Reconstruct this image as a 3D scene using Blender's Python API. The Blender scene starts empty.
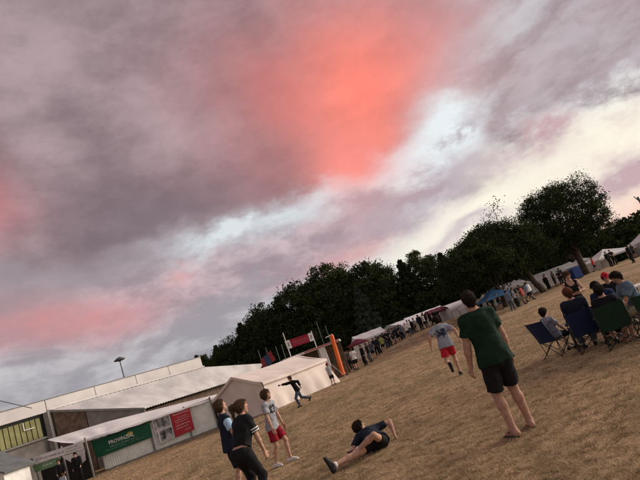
import bpy, bmesh, math, random
import numpy as np
from mathutils import Vector, Matrix

R = math.radians
scene = bpy.context.scene
C = scene.collection
rng = np.random.default_rng(7)
random.seed(7)

# ------------------------------------------------------------------ camera
cam_d = bpy.data.cameras.new('camera')
cam_d.sensor_width = 36.0
cam_d.lens = 518.0 * 36.0 / 640.0
cam_d.clip_end = 4000.0
cam = bpy.data.objects.new('camera', cam_d)
C.objects.link(cam)
_t, _p = R(12.4), R(20.4)
_fw = Vector((0, math.cos(_t), math.sin(_t)))
_r0 = Vector((1, 0, 0)); _u0 = Vector((0, -math.sin(_t), math.cos(_t)))
_r = math.cos(_p) * _r0 - math.sin(_p) * _u0
_u = math.sin(_p) * _r0 + math.cos(_p) * _u0
_m = Matrix(((_r.x, _u.x, -_fw.x), (_r.y, _u.y, -_fw.y), (_r.z, _u.z, -_fw.z))).to_4x4()
_m.translation = Vector((0, 0, 1.65))
cam.matrix_world = _m
scene.camera = cam

# ------------------------------------------------------------------ sky (world)
SUN_AZ, SUN_EL = 70.0, 18.0            # degrees right of the view, above the horizon
world = bpy.data.worlds.new('World')
scene.world = world
world.use_nodes = True
wt = world.node_tree
wt.nodes.clear()


class S:
    """a float socket of the world tree with arithmetic"""
    def __init__(s, sock): s.k = sock
    @staticmethod
    def op(o, *a, clamp=False):
        n = wt.nodes.new('ShaderNodeMath'); n.operation = o; n.use_clamp = clamp
        for i, v in enumerate(a):
            if isinstance(v, S): wt.links.new(v.k, n.inputs[i])
            else: n.inputs[i].default_value = float(v)
        return S(n.outputs[0])
    def __add__(s, o): return S.op('ADD', s, o)
    def __radd__(s, o): return S.op('ADD', s, o)
    def __sub__(s, o): return S.op('SUBTRACT', s, o)
    def __rsub__(s, o): return S.op('SUBTRACT', o, s)
    def __mul__(s, o): return S.op('MULTIPLY', s, o)
    def __rmul__(s, o): return S.op('MULTIPLY', s, o)
    def sat(s): return S.op('ADD', s, 0.0, clamp=True)


def sstep(x, a, b):
    n = wt.nodes.new('ShaderNodeMapRange'); n.interpolation_type = 'SMOOTHSTEP'
    wt.links.new(x.k, n.inputs[0])
    n.inputs[1].default_value = a; n.inputs[2].default_value = b
    n.inputs[3].default_value = 0; n.inputs[4].default_value = 1
    return S(n.outputs[0])


def vec(x, y, z):
    n = wt.nodes.new('ShaderNodeCombineXYZ')
    for i, v in enumerate((x, y, z)):
        if isinstance(v, S): wt.links.new(v.k, n.inputs[i])
        else: n.inputs[i].default_value = v
    return n.outputs[0]


def noise(v, scale, detail=5.0, rough=0.55, off=0.0):
    ad = wt.nodes.new('ShaderNodeVectorMath'); ad.operation = 'ADD'
    wt.links.new(v, ad.inputs[0]); ad.inputs[1].default_value = (off * 1.7, off * 0.6, off * 2.3)
    n = wt.nodes.new('ShaderNodeTexNoise')
    n.inputs['Scale'].default_value = scale
    n.inputs['Detail'].default_value = detail
    n.inputs['Roughness'].default_value = rough
    wt.links.new(ad.outputs[0], n.inputs['Vector'])
    return S(n.outputs['Fac'])


def mixc(a, b, f):
    n = wt.nodes.new('ShaderNodeMix'); n.data_type = 'RGBA'
    for sock, v in ((n.inputs['A'], a), (n.inputs['B'], b)):
        pass
    ia = [i for i in n.inputs if i.type == 'RGBA']
    for sock, v in zip(ia, (a, b)):
        if isinstance(v, tuple): sock.default_value = (*v, 1)
        else: wt.links.new(v, sock)
    if isinstance(f, S): wt.links.new(f.k, n.inputs[0])
    else: n.inputs[0].default_value = f
    return [o for o in n.outputs if o.type == 'RGBA'][0]


tc = wt.nodes.new('ShaderNodeTexCoord')
sp = wt.nodes.new('ShaderNodeSeparateXYZ')
wt.links.new(tc.outputs['Generated'], sp.inputs[0])
dx, dy, dz = S(sp.outputs[0]), S(sp.outputs[1]), S(sp.outputs[2])
azr = S.op('ARCTAN2', dx, dy) * 57.2958
elr = S.op('ARCSINE', dz) * 57.2958
base_v = vec(dx, dy, dz * 1.7)
w1 = noise(base_v, 3.4, 5, 0.55, 1.3) - 0.5
w2 = noise(base_v, 3.4, 5, 0.55, 9.1) - 0.5
w3 = noise(base_v, 11.0, 6, 0.62, 4.4) - 0.5
az = azr + w1 * 11.0 + w3 * 7.0
el = elr + w2 * 7.0 + w3 * 6.0
az_s = azr + w1 * 7.0 + w3 * 2.5
el_s = elr + w2 * 4.0 + w3 * 2.5
streak = noise(vec(azr * 0.17 + w1 * 2.4, elr * 0.40 + w2 * 2.4, 0.0), 1.0, 6, 0.6, 2.2)
streak2 = noise(vec(azr * 0.06 + w1 * 0.6, elr * 0.16 + w2 * 0.7, 5.0), 1.0, 4, 0.5, 7.7)
vstreak = noise(vec(azr * 0.12 + elr * 0.03, elr * 0.05, 9.0), 1.0, 1.5, 0.45, 3.1)
puff = noise(base_v, 8.0, 7, 0.62, 6.6)
puff2 = noise(base_v, 17.0, 5, 0.6, 2.7)


def blob(a0, e0, sa, se, A=az, E=el, rot=0.0):
    u = A - a0; v = E - e0
    if rot:
        c, s_ = math.cos(R(rot)), math.sin(R(rot))
        u, v = u * c + v * s_, v * c - u * s_
    u = u * (1 / sa); v = v * (1 / se)
    return S.op('EXPONENT', (u * u + v * v) * -1.0)


# what shows between the clouds: the evening sky itself, brightest low on the right
nish = wt.nodes.new('ShaderNodeTexSky')
nish.sky_type = 'NISHITA'; nish.sun_disc = False
nish.sun_elevation = R(SUN_EL); nish.sun_rotation = R(SUN_AZ)
ns = wt.nodes.new('ShaderNodeMix'); ns.data_type = 'RGBA'; ns.blend_type = 'MULTIPLY'
ns.inputs[0].default_value = 1.0
_ia = [i for i in ns.inputs if i.type == 'RGBA']
wt.links.new(nish.outputs[0], _ia[0]); _ia[1].default_value = (0.10, 0.10, 0.10, 1)
nis = [o for o in ns.outputs if o.type == 'RGBA'][0]
tow = sstep(az_s, -14.0, 22.0)                              # towards the sunset
clear = mixc((0.50, 0.54, 0.58), (1.02, 0.95, 0.78), tow)
clear = mixc(clear, (0.72, 0.78, 0.82), sstep(el_s, 11.0, 17.0))
clear = mixc(clear, nis, 0.08)
# grey cloud low on the left, mauve and salmon on the right just above the horizon
lowl = mixc((0.31, 0.295, 0.325), (0.50, 0.49, 0.51), sstep(streak * 0.6 + puff * 0.4, 0.42, 0.66))
lowl = mixc(lowl, (0.29, 0.235, 0.26), sstep(el_s, 9.5, 14.0) * 0.8)
col = mixc(clear, lowl, 1.0 - sstep(az, -12.0, 6.0))
col = mixc(col, (0.52, 0.38, 0.41), (blob(33, 6.2, 9, 2.4, az, el) * (0.55 + 0.8 * sstep(puff, 0.30, 0.60))).sat())
col = mixc(col, (0.80, 0.47, 0.40), blob(31, 2.0, 8, 2.0, az, el) * 0.75)
col = mixc(col, (0.56, 0.47, 0.50), blob(14.5, 6.4, 5, 1.0, az, el, 6) * 0.9)
# middle layer of mauve cloud, el 9 to 15
mid = mixc((0.32, 0.25, 0.285), (0.58, 0.46, 0.49), sstep(streak * 0.5 + puff * 0.5, 0.38, 0.64))
mband = blob(-4, 12.2, 24, 2.7) * 1.5
mband = mband * (0.40 + 1.0 * sstep(puff, 0.28, 0.56))
col = mixc(col, mid, mband.sat())
col = mixc(col, (0.52, 0.34, 0.36), (blob(26, 13.4, 6, 1.8) * (0.15 + 1.1 * sstep(puff, 0.36, 0.62))).sat())
col = mixc(col, (0.70, 0.38, 0.38), (blob(3, 10.0, 5.0, 1.4, az_s, el_s) * 0.7).sat())
col = mixc(col, (0.58, 0.255, 0.26), (blob(-28, 12.4, 8.5, 2.0, azr + w1 * 5.0, elr + w2 * 4.0, -12) * (0.60 + 0.55 * sstep(puff, 0.30, 0.66))).sat())
col = mixc(col, (0.66, 0.34, 0.34), (blob(-15.0, 13.4, 2.0, 1.0) * 0.6).sat())
col = mixc(col, (0.52, 0.50, 0.52), (blob(-30.0, 8.4, 6.0, 0.8, az, el) * 0.6).sat())
# blue-white gaps under the deck
gapn = sstep(puff, 0.32, 0.58)
col = mixc(col, (0.64, 0.69, 0.72), (blob(-7.0, 16.4, 7.0, 1.6, az, el, 3) * (0.55 + 0.9 * gapn)).sat())
col = mixc(col, (0.74, 0.79, 0.81), (blob(17.6, 17.4, 8.0, 3.4, az_s, el_s, 34) * (0.85 + 0.85 * gapn)).sat())
col = mixc(col, (0.44, 0.40, 0.44), (blob(19.0, 16.6, 5.0, 1.6, az, el, 20) * sstep(puff, 0.50, 0.60) * 0.9).sat())
col = mixc(col, (0.43, 0.34, 0.38), (blob(12.5, 12.6, 7.5, 1.5, az, el, 3) * 1.15).sat())
# the high deck of cloud
deck = sstep(el, 16.6, 20.0)
deckR = sstep(el + w3 * 6.0, 12.5, 16.0) * sstep(az, 20.0, 25.0)
dmask = S.op('MAXIMUM', deck, deckR)
dmask = dmask * (1.0 - (blob(18.5, 18.4, 4.2, 2.9, az, el, 38) * 1.25).sat())
dmask = dmask * (1.0 - (blob(29.0, 24.0, 4.5, 1.2, az, el, 10) * 0.2).sat())
dcol = mixc((0.215, 0.160, 0.178), (0.385, 0.295, 0.318), sstep(streak2 * 0.36 + vstreak * 0.28 + puff * 0.36, 0.37, 0.64))
dcol = mixc(dcol, (0.45, 0.395, 0.42), sstep(az_s, 18.0, 28.0) * (0.25 + 0.75 * sstep(streak, 0.35, 0.62)))
dcol = mixc(dcol, (0.175, 0.138, 0.160), blob(-13, 20.0, 14, 3.2, az_s, el_s) * 0.85)
# sunset pink on it
dcol = mixc(dcol, (0.455, 0.180, 0.180), (blob(1.5, 28.5, 10.5, 9.0, az_s, el_s) * (0.75 + 0.35 * sstep(vstreak, 0.3, 0.65))).sat())
dcol = mixc(dcol, (0.56, 0.30, 0.31), (blob(20.5, 27.0, 5.5, 8.0, az_s, el_s) * 0.65).sat())
core = blob(11.0, 25.4, 8.0, 8.8, azr + w1 * 6.0, elr + w2 * 4.0, -14)
dcol = mixc(dcol, (0.90, 0.235, 0.18), (core * (1.0 + 0.45 * (puff - 0.5) + 0.5 * (vstreak - 0.5))).sat())
dcol = mixc(dcol, (0.50, 0.19, 0.195), (blob(-34.0, 25.0, 4.5, 4.0, az_s, el_s) * 0.85).sat())
dcol = mixc(dcol, (0.62, 0.60, 0.62), (blob(27.0, 24.6, 5.0, 1.3, az, el) * 0.4).sat())
tex = wt.nodes.new('ShaderNodeMix'); tex.data_type = 'RGBA'; tex.blend_type = 'MULTIPLY'; tex.inputs[0].default_value = 1.0
_ia = [i for i in tex.inputs if i.type == 'RGBA']
wt.links.new(dcol, _ia[0])
_tv = 0.74 + 0.32 * puff + 0.20 * puff2
wt.links.new(vec(_tv, _tv, _tv), _ia[1])
dcol = [o for o in tex.outputs if o.type == 'RGBA'][0]
col = mixc(col, dcol, dmask)
# pink rain veil hanging below the deck
col = mixc(col, (0.90, 0.26, 0.215), (blob(6.8, 18.6, 5.0, 3.4, az_s, el_s) * (0.55 + 0.4 * sstep(vstreak, 0.3, 0.6))).sat())
col = mixc(col, (0.42, 0.28, 0.31), (blob(6.5, 14.2, 5.0, 1.5, az, el) * 0.6).sat())
bg = wt.nodes.new('ShaderNodeBackground')
bg.inputs['Strength'].default_value = 1.0
wt.links.new(col, bg.inputs['Color'])
wo = wt.nodes.new('ShaderNodeOutputWorld')
wt.links.new(bg.outputs[0], wo.inputs[0])

# ------------------------------------------------------------------ the last light
sun_d = bpy.data.lights.new('sun', 'SUN')
sun_d.energy = 3.4
sun_d.angle = R(38)
sun_d.color = (1.0, 0.86, 0.74)
sun = bpy.data.objects.new('sun', sun_d)
C.objects.link(sun)
_sd = Vector((math.sin(R(SUN_AZ)) * math.cos(R(SUN_EL)), math.cos(R(SUN_AZ)) * math.cos(R(SUN_EL)), math.sin(R(SUN_EL))))
sun.rotation_euler = _sd.to_track_quat('Z', 'Y').to_euler()

scene.view_settings.view_transform = 'Standard'
scene.view_settings.look = 'None'
scene.view_settings.exposure = 0.16
scene.view_settings.gamma = 1.0
scene.view_settings.use_curve_mapping = False
scene.render.engine = 'CYCLES'
scene.cycles.max_bounces = 5
scene.cycles.diffuse_bounces = 3
scene.cycles.transmission_bounces = 3
world.cycles.sampling_method = 'MANUAL'
world.cycles.sample_map_resolution = 512


# ================================================================== helpers
def mat(name, color, rough=0.8, var=0.12, scale=8.0, bump=0.0, bscale=60.0, color2=None, metal=0.0, spec=0.3, sss=0.0, trans=0.0):
    m = bpy.data.materials.new(name); m.use_nodes = True
    t = m.node_tree; b = t.nodes['Principled BSDF']
    b.inputs['Roughness'].default_value = rough
    b.inputs['Metallic'].default_value = metal
    b.inputs['Specular IOR Level'].default_value = spec
    if sss: b.inputs['Subsurface Weight'].default_value = sss; b.inputs['Subsurface Radius'].default_value = (0.02, 0.01, 0.006)
    tcn = t.nodes.new('ShaderNodeTexCoord')
    n = t.nodes.new('ShaderNodeTexNoise'); n.inputs['Scale'].default_value = scale; n.inputs['Detail'].default_value = 6
    t.links.new(tcn.outputs['Object'], n.inputs['Vector'])
    cr = t.nodes.new('ShaderNodeValToRGB')
    c1 = tuple(max(0, x * (1 - var)) for x in color)
    c2 = color2 or tuple(min(1, x * (1 + var)) for x in color)
    cr.color_ramp.elements[0].position = 0.35; cr.color_ramp.elements[0].color = (*c1, 1)
    cr.color_ramp.elements[1].position = 0.65; cr.color_ramp.elements[1].color = (*c2, 1)
    t.links.new(n.outputs['Fac'], cr.inputs[0])
    t.links.new(cr.outputs[0], b.inputs['Base Color'])
    if bump:
        n2 = t.nodes.new('ShaderNodeTexNoise'); n2.inputs['Scale'].default_value = bscale; n2.inputs['Detail'].default_value = 4
        t.links.new(tcn.outputs['Object'], n2.inputs['Vector'])
        bp = t.nodes.new('ShaderNodeBump'); bp.inputs['Strength'].default_value = bump; bp.inputs['Distance'].default_value = 0.02
        t.links.new(n2.outputs['Fac'], bp.inputs['Height']); t.links.new(bp.outputs[0], b.inputs['Normal'])
    if trans:
        b.inputs['Transmission Weight'].default_value = 0
        tr = t.nodes.new('ShaderNodeBsdfTranslucent'); t.links.new(cr.outputs[0], tr.inputs[0])
        mx = t.nodes.new('ShaderNodeMixShader'); mx.inputs[0].default_value = trans
        t.links.new(b.outputs[0], mx.inputs[1]); t.links.new(tr.outputs[0], mx.inputs[2])
        t.links.new(mx.outputs[0], t.nodes['Material Output'].inputs[0])
    return m


def raw(name, verts, faces, smooth=False):
    me = bpy.data.meshes.new(name)
    me.from_pydata([tuple(v) for v in verts], [], [tuple(f) for f in faces])
    if smooth: me.polygons.foreach_set('use_smooth', [True] * len(me.polygons))
    me.update()
    return me


def raw_np(name, V, F, smooth=True):
    """V (n,3) array, F (m,k) array"""
    me = bpy.data.meshes.new(name)
    n, (m, k) = len(V), F.shape
    me.vertices.add(n); me.vertices.foreach_set('co', np.ascontiguousarray(V, dtype=np.float32).ravel())
    me.loops.add(m * k); me.loops.foreach_set('vertex_index', np.ascontiguousarray(F, dtype=np.int32).ravel())
    me.polygons.add(m); me.polygons.foreach_set('loop_start', np.arange(0, m * k, k, dtype=np.int32))
    try: me.polygons.foreach_set('loop_total', np.full(m, k, dtype=np.int32))
    except Exception: pass
    me.polygons.foreach_set('use_smooth', np.full(m, smooth, dtype=bool))
    me.update(calc_edges=True); me.validate()
    return me


def link(name, me, material, parent=None, loc=None, rot=None):
    o = bpy.data.objects.new(name, me)
    C.objects.link(o)
    if me is not None and material is not None and not me.materials: me.materials.append(material)
    if parent is not None: o.parent = parent
    if loc is not None: o.location = loc
    if rot is not None: o.rotation_euler = rot
    return o


def thing(name, label, cat, loc=(0, 0, 0), rz=0.0, group=None):
    o = bpy.data.objects.new(name, None); C.objects.link(o)
    o.empty_display_size = 0.2
    o.location = loc; o.rotation_euler = (0, 0, rz)
    return tag(o, label, cat, group)


def tag(o, label, cat, group=None):
    o['label'] = label; o['category'] = cat
    if group: o['group'] = group
    return o


def copy_tree(o, parent=None):
    c = o.copy(); C.objects.link(c); c.parent = parent
    for ch in o.children: copy_tree(ch, c)
    return c


class MB:
    """collects boxes, tubes and sheets into one mesh"""
    def __init__(s): s.v = []; s.f = []
    def add(s, V, F):
        o = len(s.v); s.v += [tuple(v) for v in V]; s.f += [tuple(i + o for i in f) for f in F]; return s
    def box(s, x0, x1, y0, y1, z0, z1):
        V = [(x, y, z) for z in (z0, z1) for y in (y0, y1) for x in (x0, x1)]
        return s.add(V, [(0, 2, 3, 1), (4, 5, 7, 6), (0, 1, 5, 4), (1, 3, 7, 5), (3, 2, 6, 7), (2, 0, 4, 6)])
    def slab(s, P, n):
        """polygon P extruded by vector n"""
        k = len(P); n = Vector(n)
        V = [Vector(p) for p in P] + [Vector(p) + n for p in P]
        F = [tuple(range(k))[::-1], tuple(range(k, 2 * k))] + [(i, (i + 1) % k, k + (i + 1) % k, k + i) for i in range(k)]
        return s.add(V, F)
    def tube(s, pts, r, sides=6, r2=None):
        pts = [Vector(p) for p in pts]; k = len(pts)
        V = []; F = []
        for i, p in enumerate(pts):
            d = (pts[min(i + 1, k - 1)] - pts[max(i - 1, 0)]).normalized()
            a = d.orthogonal().normalized() if i == 0 else (a - d * a.dot(d)).normalized()
            b = d.cross(a)
            rr = r if r2 is None else r + (r2 - r) * i / (k - 1)
            for j in range(sides):
                t = 2 * math.pi * j / sides
                V.append(p + (a * math.cos(t) + b * math.sin(t)) * rr)
        for i in range(k - 1):
            for j in range(sides):
                q = (j + 1) % sides
                F.append((i * sides + j, i * sides + q, (i + 1) * sides + q, (i + 1) * sides + j))
        F.append(tuple(range(sides))[::-1]); F.append(tuple((k - 1) * sides + j for j in range(sides)))
        return s.add(V, F)
    def mesh(s, name, smooth=False): return raw(name, s.v, s.f, smooth)
    def build(s, name, m, parent=None, smooth=False, loc=None, rot=None):
        return link(name, s.mesh(name, smooth), m, parent, loc, rot)


def sm(x, a, b):
    t = min(1.0, max(0.0, (x - a) / (b - a))); return t * t * (3 - 2 * t)


def H(x, y):
    """the lie of the land: the field rises a little towards the stalls"""
    a = 1.05 * math.exp(-((x - 9) / 9.0) ** 2) + 0.35 * math.exp(-((x - 26) / 8.0) ** 2)
    h = a * sm(y, 42, 64)
    r = math.hypot(x, y)
    h += 0.03 * math.sin(x * 0.31 + 1.0) * math.sin(y * 0.27) * sm(r, 12, 25)
    return h


# ================================================================== ground
gm = bpy.data.materials.new('dry_grass_ground'); gm.use_nodes = True
t = gm.node_tree; b = t.nodes['Principled BSDF']
b.inputs['Roughness'].default_value = 0.95; b.inputs['Specular IOR Level'].default_value = 0.1
geo = t.nodes.new('ShaderNodeNewGeometry')


def gn(scale, detail=8, rough=0.6, stretch=None):
    n = t.nodes.new('ShaderNodeTexNoise'); n.inputs['Scale'].default_value = scale
    n.inputs['Detail'].default_value = detail; n.inputs['Roughness'].default_value = rough
    if stretch:
        mp = t.nodes.new('ShaderNodeMapping'); mp.inputs['Scale'].default_value = stretch
        mp.inputs['Rotation'].default_value = (0, 0, R(20))
        t.links.new(geo.outputs['Position'], mp.inputs[0]); t.links.new(mp.outputs[0], n.inputs['Vector'])
    else: t.links.new(geo.outputs['Position'], n.inputs['Vector'])
    return n.outputs['Fac']


def gramp(f, stops):
    r = t.nodes.new('ShaderNodeValToRGB'); t.links.new(f, r.inputs[0])
    while len(r.color_ramp.elements) < len(stops): r.color_ramp.elements.new(0.5)
    for e, (p, c) in zip(r.color_ramp.elements, stops): e.position = p; e.color = (*c, 1)
    return r.outputs[0]


def gmix(a, b_, f, mode='MIX'):
    n = t.nodes.new('ShaderNodeMix'); n.data_type = 'RGBA'; n.blend_type = mode
    ia = [i for i in n.inputs if i.type == 'RGBA']
    t.links.new(a, ia[0]); t.links.new(b_, ia[1])
    if hasattr(f, 'links'): t.links.new(f, n.inputs[0])
    else: n.inputs[0].default_value = f
    return [o for o in n.outputs if o.type == 'RGBA'][0]


g1 = gramp(gn(0.35, 6), [(0.3, (0.37, 0.265, 0.15)), (0.5, (0.46, 0.34, 0.215)), (0.7, (0.32, 0.25, 0.155))])
g2 = gramp(gn(5.5, 8, 0.7), [(0.36, (0.15, 0.115, 0.055)), (0.52, (0.40, 0.305, 0.195)), (0.70, (0.58, 0.465, 0.325))])
g3 = gramp(gn(1.3, 6, 0.6, (1.0, 0.35, 1)), [(0.36, (0.55, 0.54, 0.50)), (0.62, (1.10, 1.05, 1.02))])
g4 = gramp(gn(38, 4, 0.6), [(0.36, (0.52, 0.51, 0.50)), (0.58, (1.15, 1.15, 1.16))])
g5 = gramp(gn(0.13, 5, 0.55), [(0.38, (0.80, 0.78, 0.71)), (0.50, (1.04, 0.99, 0.94)), (0.64, (1.24, 1.12, 1.04))])
g6 = gramp(gn(2.6, 5, 0.65), [(0.60, (1.0, 1.0, 1.0)), (0.72, (0.58, 0.66, 0.46))])
gcol = gmix(gmix(gmix(gmix(gmix(g1, g2, 0.6), g3, 0.85, 'MULTIPLY'), g4, 0.7, 'MULTIPLY'), g5, 1.0, 'MULTIPLY'), g6, 0.8, 'MULTIPLY')
t.links.new(gcol, b.inputs['Base Color'])
bp = t.nodes.new('ShaderNodeBump'); bp.inputs['Strength'].default_value = 0.9; bp.inputs['Distance'].default_value = 0.05
t.links.new(gn(14, 8, 0.7), bp.inputs['Height']); t.links.new(bp.outputs[0], b.inputs['Normal'])

ax = np.sinh(np.linspace(-6.2, 6.2, 181)) * 6.2
ay = np.sinh(np.linspace(-6.2, 6.2, 181)) * 6.2 + 14.0
GV = np.array([(x, y, H(x, y)) for y in ay for x in ax])
n = len(ax)
ii, jj = np.meshgrid(np.arange(n - 1), np.arange(n - 1))
q = (jj * n + ii).ravel()
GF = np.stack([q, q + 1, q + n + 1, q + n], 1)
ground = link('ground', raw_np('ground', GV, GF, True), gm)
ground['kind'] = 'structure'

# dry grass blades standing on it, thinning out with distance
bm_ = mat('dry_grass_blades', (0.38, 0.28, 0.145), 0.9, 0.5, 3.0, color2=(0.58, 0.45, 0.27), spec=0.1, trans=0.2)
NB = 190000
r_ = np.exp(rng.uniform(math.log(3.2), math.log(38.0), NB))
a_ = np.radians(rng.uniform(-42, 38, NB))
clump = rng.normal(0, 1, (NB, 2))
px, py = r_ * np.sin(a_), r_ * np.cos(a_)
# gather blades into tufts
cell = 0.10 + r_ * 0.012
px = np.round(px / cell) * cell + clump[:, 0] * cell * 0.32 + np.sin(py * 17.0) * cell * 0.5
py = np.round(py / cell) * cell + clump[:, 1] * cell * 0.32 + np.sin(px * 13.0) * cell * 0.5
pz = np.array([H(x, y) for x, y in zip(px, py)]) - 0.004
hh = rng.uniform(0.012, 0.058, NB) * (0.8 + r_ * 0.012)
ww = 0.0022 + r_ * 0.00055
th = rng.uniform(0, 2 * math.pi, NB); le = rng.uniform(0.3, 2.2, NB)
tx, ty = np.cos(th), np.sin(th)
ph = rng.uniform(0, 2 * math.pi, NB)
BV = np.empty((NB, 3, 3))
BV[:, 0] = np.stack([px - np.sin(ph) * ww, py + np.cos(ph) * ww, pz], 1)
BV[:, 1] = np.stack([px + np.sin(ph) * ww, py - np.cos(ph) * ww, pz], 1)
BV[:, 2] = np.stack([px + tx * hh * le, py + ty * hh * le, pz + hh], 1)
blades = link('dry_grass', raw_np('dry_grass', BV.reshape(-1, 3), np.arange(NB * 3).reshape(-1, 3), False), bm_)
blades['kind'] = 'stuff'; blades['label'] = 'short dry straw coloured grass over the whole field'; blades['category'] = 'grass'

# ================================================================== trees
M_leaf = [mat('leaf_dark', (0.030, 0.045, 0.018), 0.9, 0.35, 0.6, color2=(0.048, 0.070, 0.026), spec=0.06, trans=0.06),
          mat('leaf_mid', (0.042, 0.062, 0.024), 0.9, 0.35, 0.5, color2=(0.070, 0.092, 0.034), spec=0.06, trans=0.06),
          mat('leaf_spruce', (0.055, 0.075, 0.062), 0.9, 0.3, 0.6, color2=(0.085, 0.105, 0.085), spec=0.06, trans=0.05),
          mat('leaf_pine', (0.026, 0.040, 0.020), 0.9, 0.3, 0.6, color2=(0.045, 0.06, 0.03), spec=0.06, trans=0.05)]
M_bark = mat('bark', (0.075, 0.055, 0.042), 0.95, 0.4, 5, 0.8, 20)


def leaf_faces(P, size, up=0.3):
    """leaf-clump faces (pointed quads) of random tilt at points P"""
    n = len(P)
    a = rng.normal(0, 1, (n, 3)); a /= np.linalg.norm(a, axis=1)[:, None]
    b_ = rng.normal(0, 1, (n, 3)); b_[:, 2] += up
    b_ -= a * (a * b_).sum(1)[:, None]; b_ /= np.linalg.norm(b_, axis=1)[:, None]
    s = size * rng.uniform(0.55, 1.25, n)[:, None]
    V = np.stack([P - a * s, P + b_ * s * 0.5 + a * s * .1, P + a * s, P - b_ * s * 0.5 - a * s * .1], 1)
    return V.reshape(-1, 3), np.arange(n * 4).reshape(-1, 4)


def lobes_points(lobes, n, inner=0.45):
    """points through a set of ellipsoid lobes (x,y,z,rx,rz), denser at the shell; each lobe itself a cluster of twigs"""
    L = np.array(lobes, float)
    w = L[:, 3] ** 2 * 1.0; w /= w.sum()
    idx = rng.choice(len(L), n, p=w)
    d = rng.normal(0, 1, (n, 3)); d /= np.linalg.norm(d, axis=1)[:, None]
    d[:, 2] = np.where(d[:, 2] < -0.4, d[:, 2] * 0.5, d[:, 2])
    r = inner + (1 - inner) * rng.uniform(0, 1, n) ** 0.6
    r *= rng.uniform(0.85, 1.12, n)
    # twig clusters: snap the direction toward a few spikes
    ks = 40
    sp_ = rng.normal(0, 1, (len(L), ks, 3)); sp_ /= np.linalg.norm(sp_, axis=2)[:, :, None]
    pick = sp_[idx, rng.integers(0, ks, n)]
    mixf = rng.uniform(0.0, 0.75, n)[:, None]
    d = d * (1 - mixf) + pick * mixf
    P = L[idx, :3] + d * r[:, None] * np.stack([L[idx, 3], L[idx, 3], L[idx, 4]], 1)
    return P


def limb(mb, a, b, r0, r1, wob=0.08, sides=7, k=6):
    a, b = Vector(a), Vector(b); L = (b - a).length
    pts = []
    for i in range(k + 1):
        f = i / k
        p = a.lerp(b, f)
        if 0 < i < k: p += Vector((random.uniform(-1, 1), random.uniform(-1, 1), random.uniform(-.5, .5))) * L * wob * 0.5
        pts.append(p)
    mb.tube(pts, r0, sides, r1)
    return pts


def make_tree(name, label, group, loc, trunk_top, r_trunk, lobes, nleaf, lsize, leafmat, limbs=8, base=(0, 0, 0), inner=0.45, sparse=None):
    root = thing(name, label, 'tree', loc, 0, group)
    tb = MB()
    pts = limb(tb, (base[0], base[1], base[2] - 0.3), trunk_top, r_trunk * 1.25, r_trunk * 0.55, 0.05, 9)
    for k in range(limbs):
        lb = lobes[k % len(lobes)]
        st = pts[3 + k % (len(pts) - 3)]
        limb(tb, st, (lb[0], lb[1], lb[2]), r_trunk * 0.42, 0.03, 0.12, 6)
    tb.build('trunk', M_bark, root, True)
    P = lobes_points(lobes, nleaf, inner)
    if sparse is not None: P = np.concatenate([P, sparse])
    V, F = leaf_faces(P, lsize)
    link('crown', raw_np('crown', V, F, False), leafmat, root)
    return root


def oak_lobes(cx, cy, cz, rx, rz, n, lr, low=0.4):
    out = []
    for k in range(n):
        d = rng.normal(0, 1, 3); d /= np.linalg.norm(d)
        if d[2] < -0.35: d[2] *= low
        f = rng.uniform(0.5, 0.92)
        r = lr * rng.uniform(0.7, 1.25)
        out.append((cx + d[0] * rx * f, cy + d[1] * rx * f, cz + d[2] * rz * f, r, r * rng.uniform(0.6, 0.85)))
    return out


def crown_points(c, rx, rup, rdn, nc, per, sig, bump=0.2, fill=0.45):
    """a crown as twig clusters: cluster centres through an uneven ellipsoid, leaves scattered round each"""
    d = rng.normal(0, 1, (nc, 3)); d /= np.linalg.norm(d, axis=1)[:, None]
    k1 = rng.normal(0, 1, (7, 3)) * 2.2; p1 = rng.uniform(0, 6.28, 7)
    lump = sum(np.sin(d @ k1[i] + p1[i]) for i in range(7)) / 3.2
    r = (fill + (1 - fill) * rng.uniform(0, 1, nc) ** 0.45) * (1 + bump * lump)
    r *= np.where(rng.uniform(0, 1, nc) < 0.06, rng.uniform(1.02, 1.10, nc), 1.0)
    rz = np.where(d[:, 2] > 0, rup, rdn)
    ctr = np.array(c) + d * r[:, None] * np.stack([np.full(nc, rx), np.full(nc, rx), rz], 1)
    n = rng.poisson(per, nc)
    idx = np.repeat(np.arange(nc), n)
    sg = sig * rng.uniform(0.6, 1.3, nc)
    P = ctr[idx] + rng.normal(0, 1, (len(idx), 3)) * sg[idx][:, None] * np.array([1, 1, .7])
    return P, ctr


def clump_tree(name, label, group, loc, trunk_top, r_trunk, crowns, lsize, leafmat, limbs=12, sparse=None):
    root = thing(name, label, 'tree', loc, 0, group)
    Ps, cs = [], []
    for cr in crowns: P, ctr = crown_points(*cr); Ps.append(P); cs.append(ctr)
    ctr = np.concatenate(cs)
    tb = MB()
    pts = limb(tb, (0, 0, -0.3), trunk_top, r_trunk * 1.25, r_trunk * 0.5, 0.05, 9)
    for k in range(limbs):
        st = pts[2 + k % (len(pts) - 2)]
        tgt = ctr[rng.integers(0, len(ctr))]
        if tgt[2] < st[2] + .2: tgt = np.array((tgt[0], tgt[1], st[2] + .6))
        br = limb(tb, st, tgt, r_trunk * 0.36, 0.03, 0.12, 6)
        for q in range(2): limb(tb, br[3 + q], ctr[rng.integers(0, len(ctr))] * .35 + np.array(br[-1]) * .65, .05, .015, 0.12, 5, 4)
    tb.build('trunk', M_bark, root, True)
    P = np.concatenate(Ps + ([sparse] if sparse is not None else []))
    V, F = leaf_faces(P, lsize)
    link('crown', raw_np('crown', V, F, False), leafmat, root)
    return root


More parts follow.
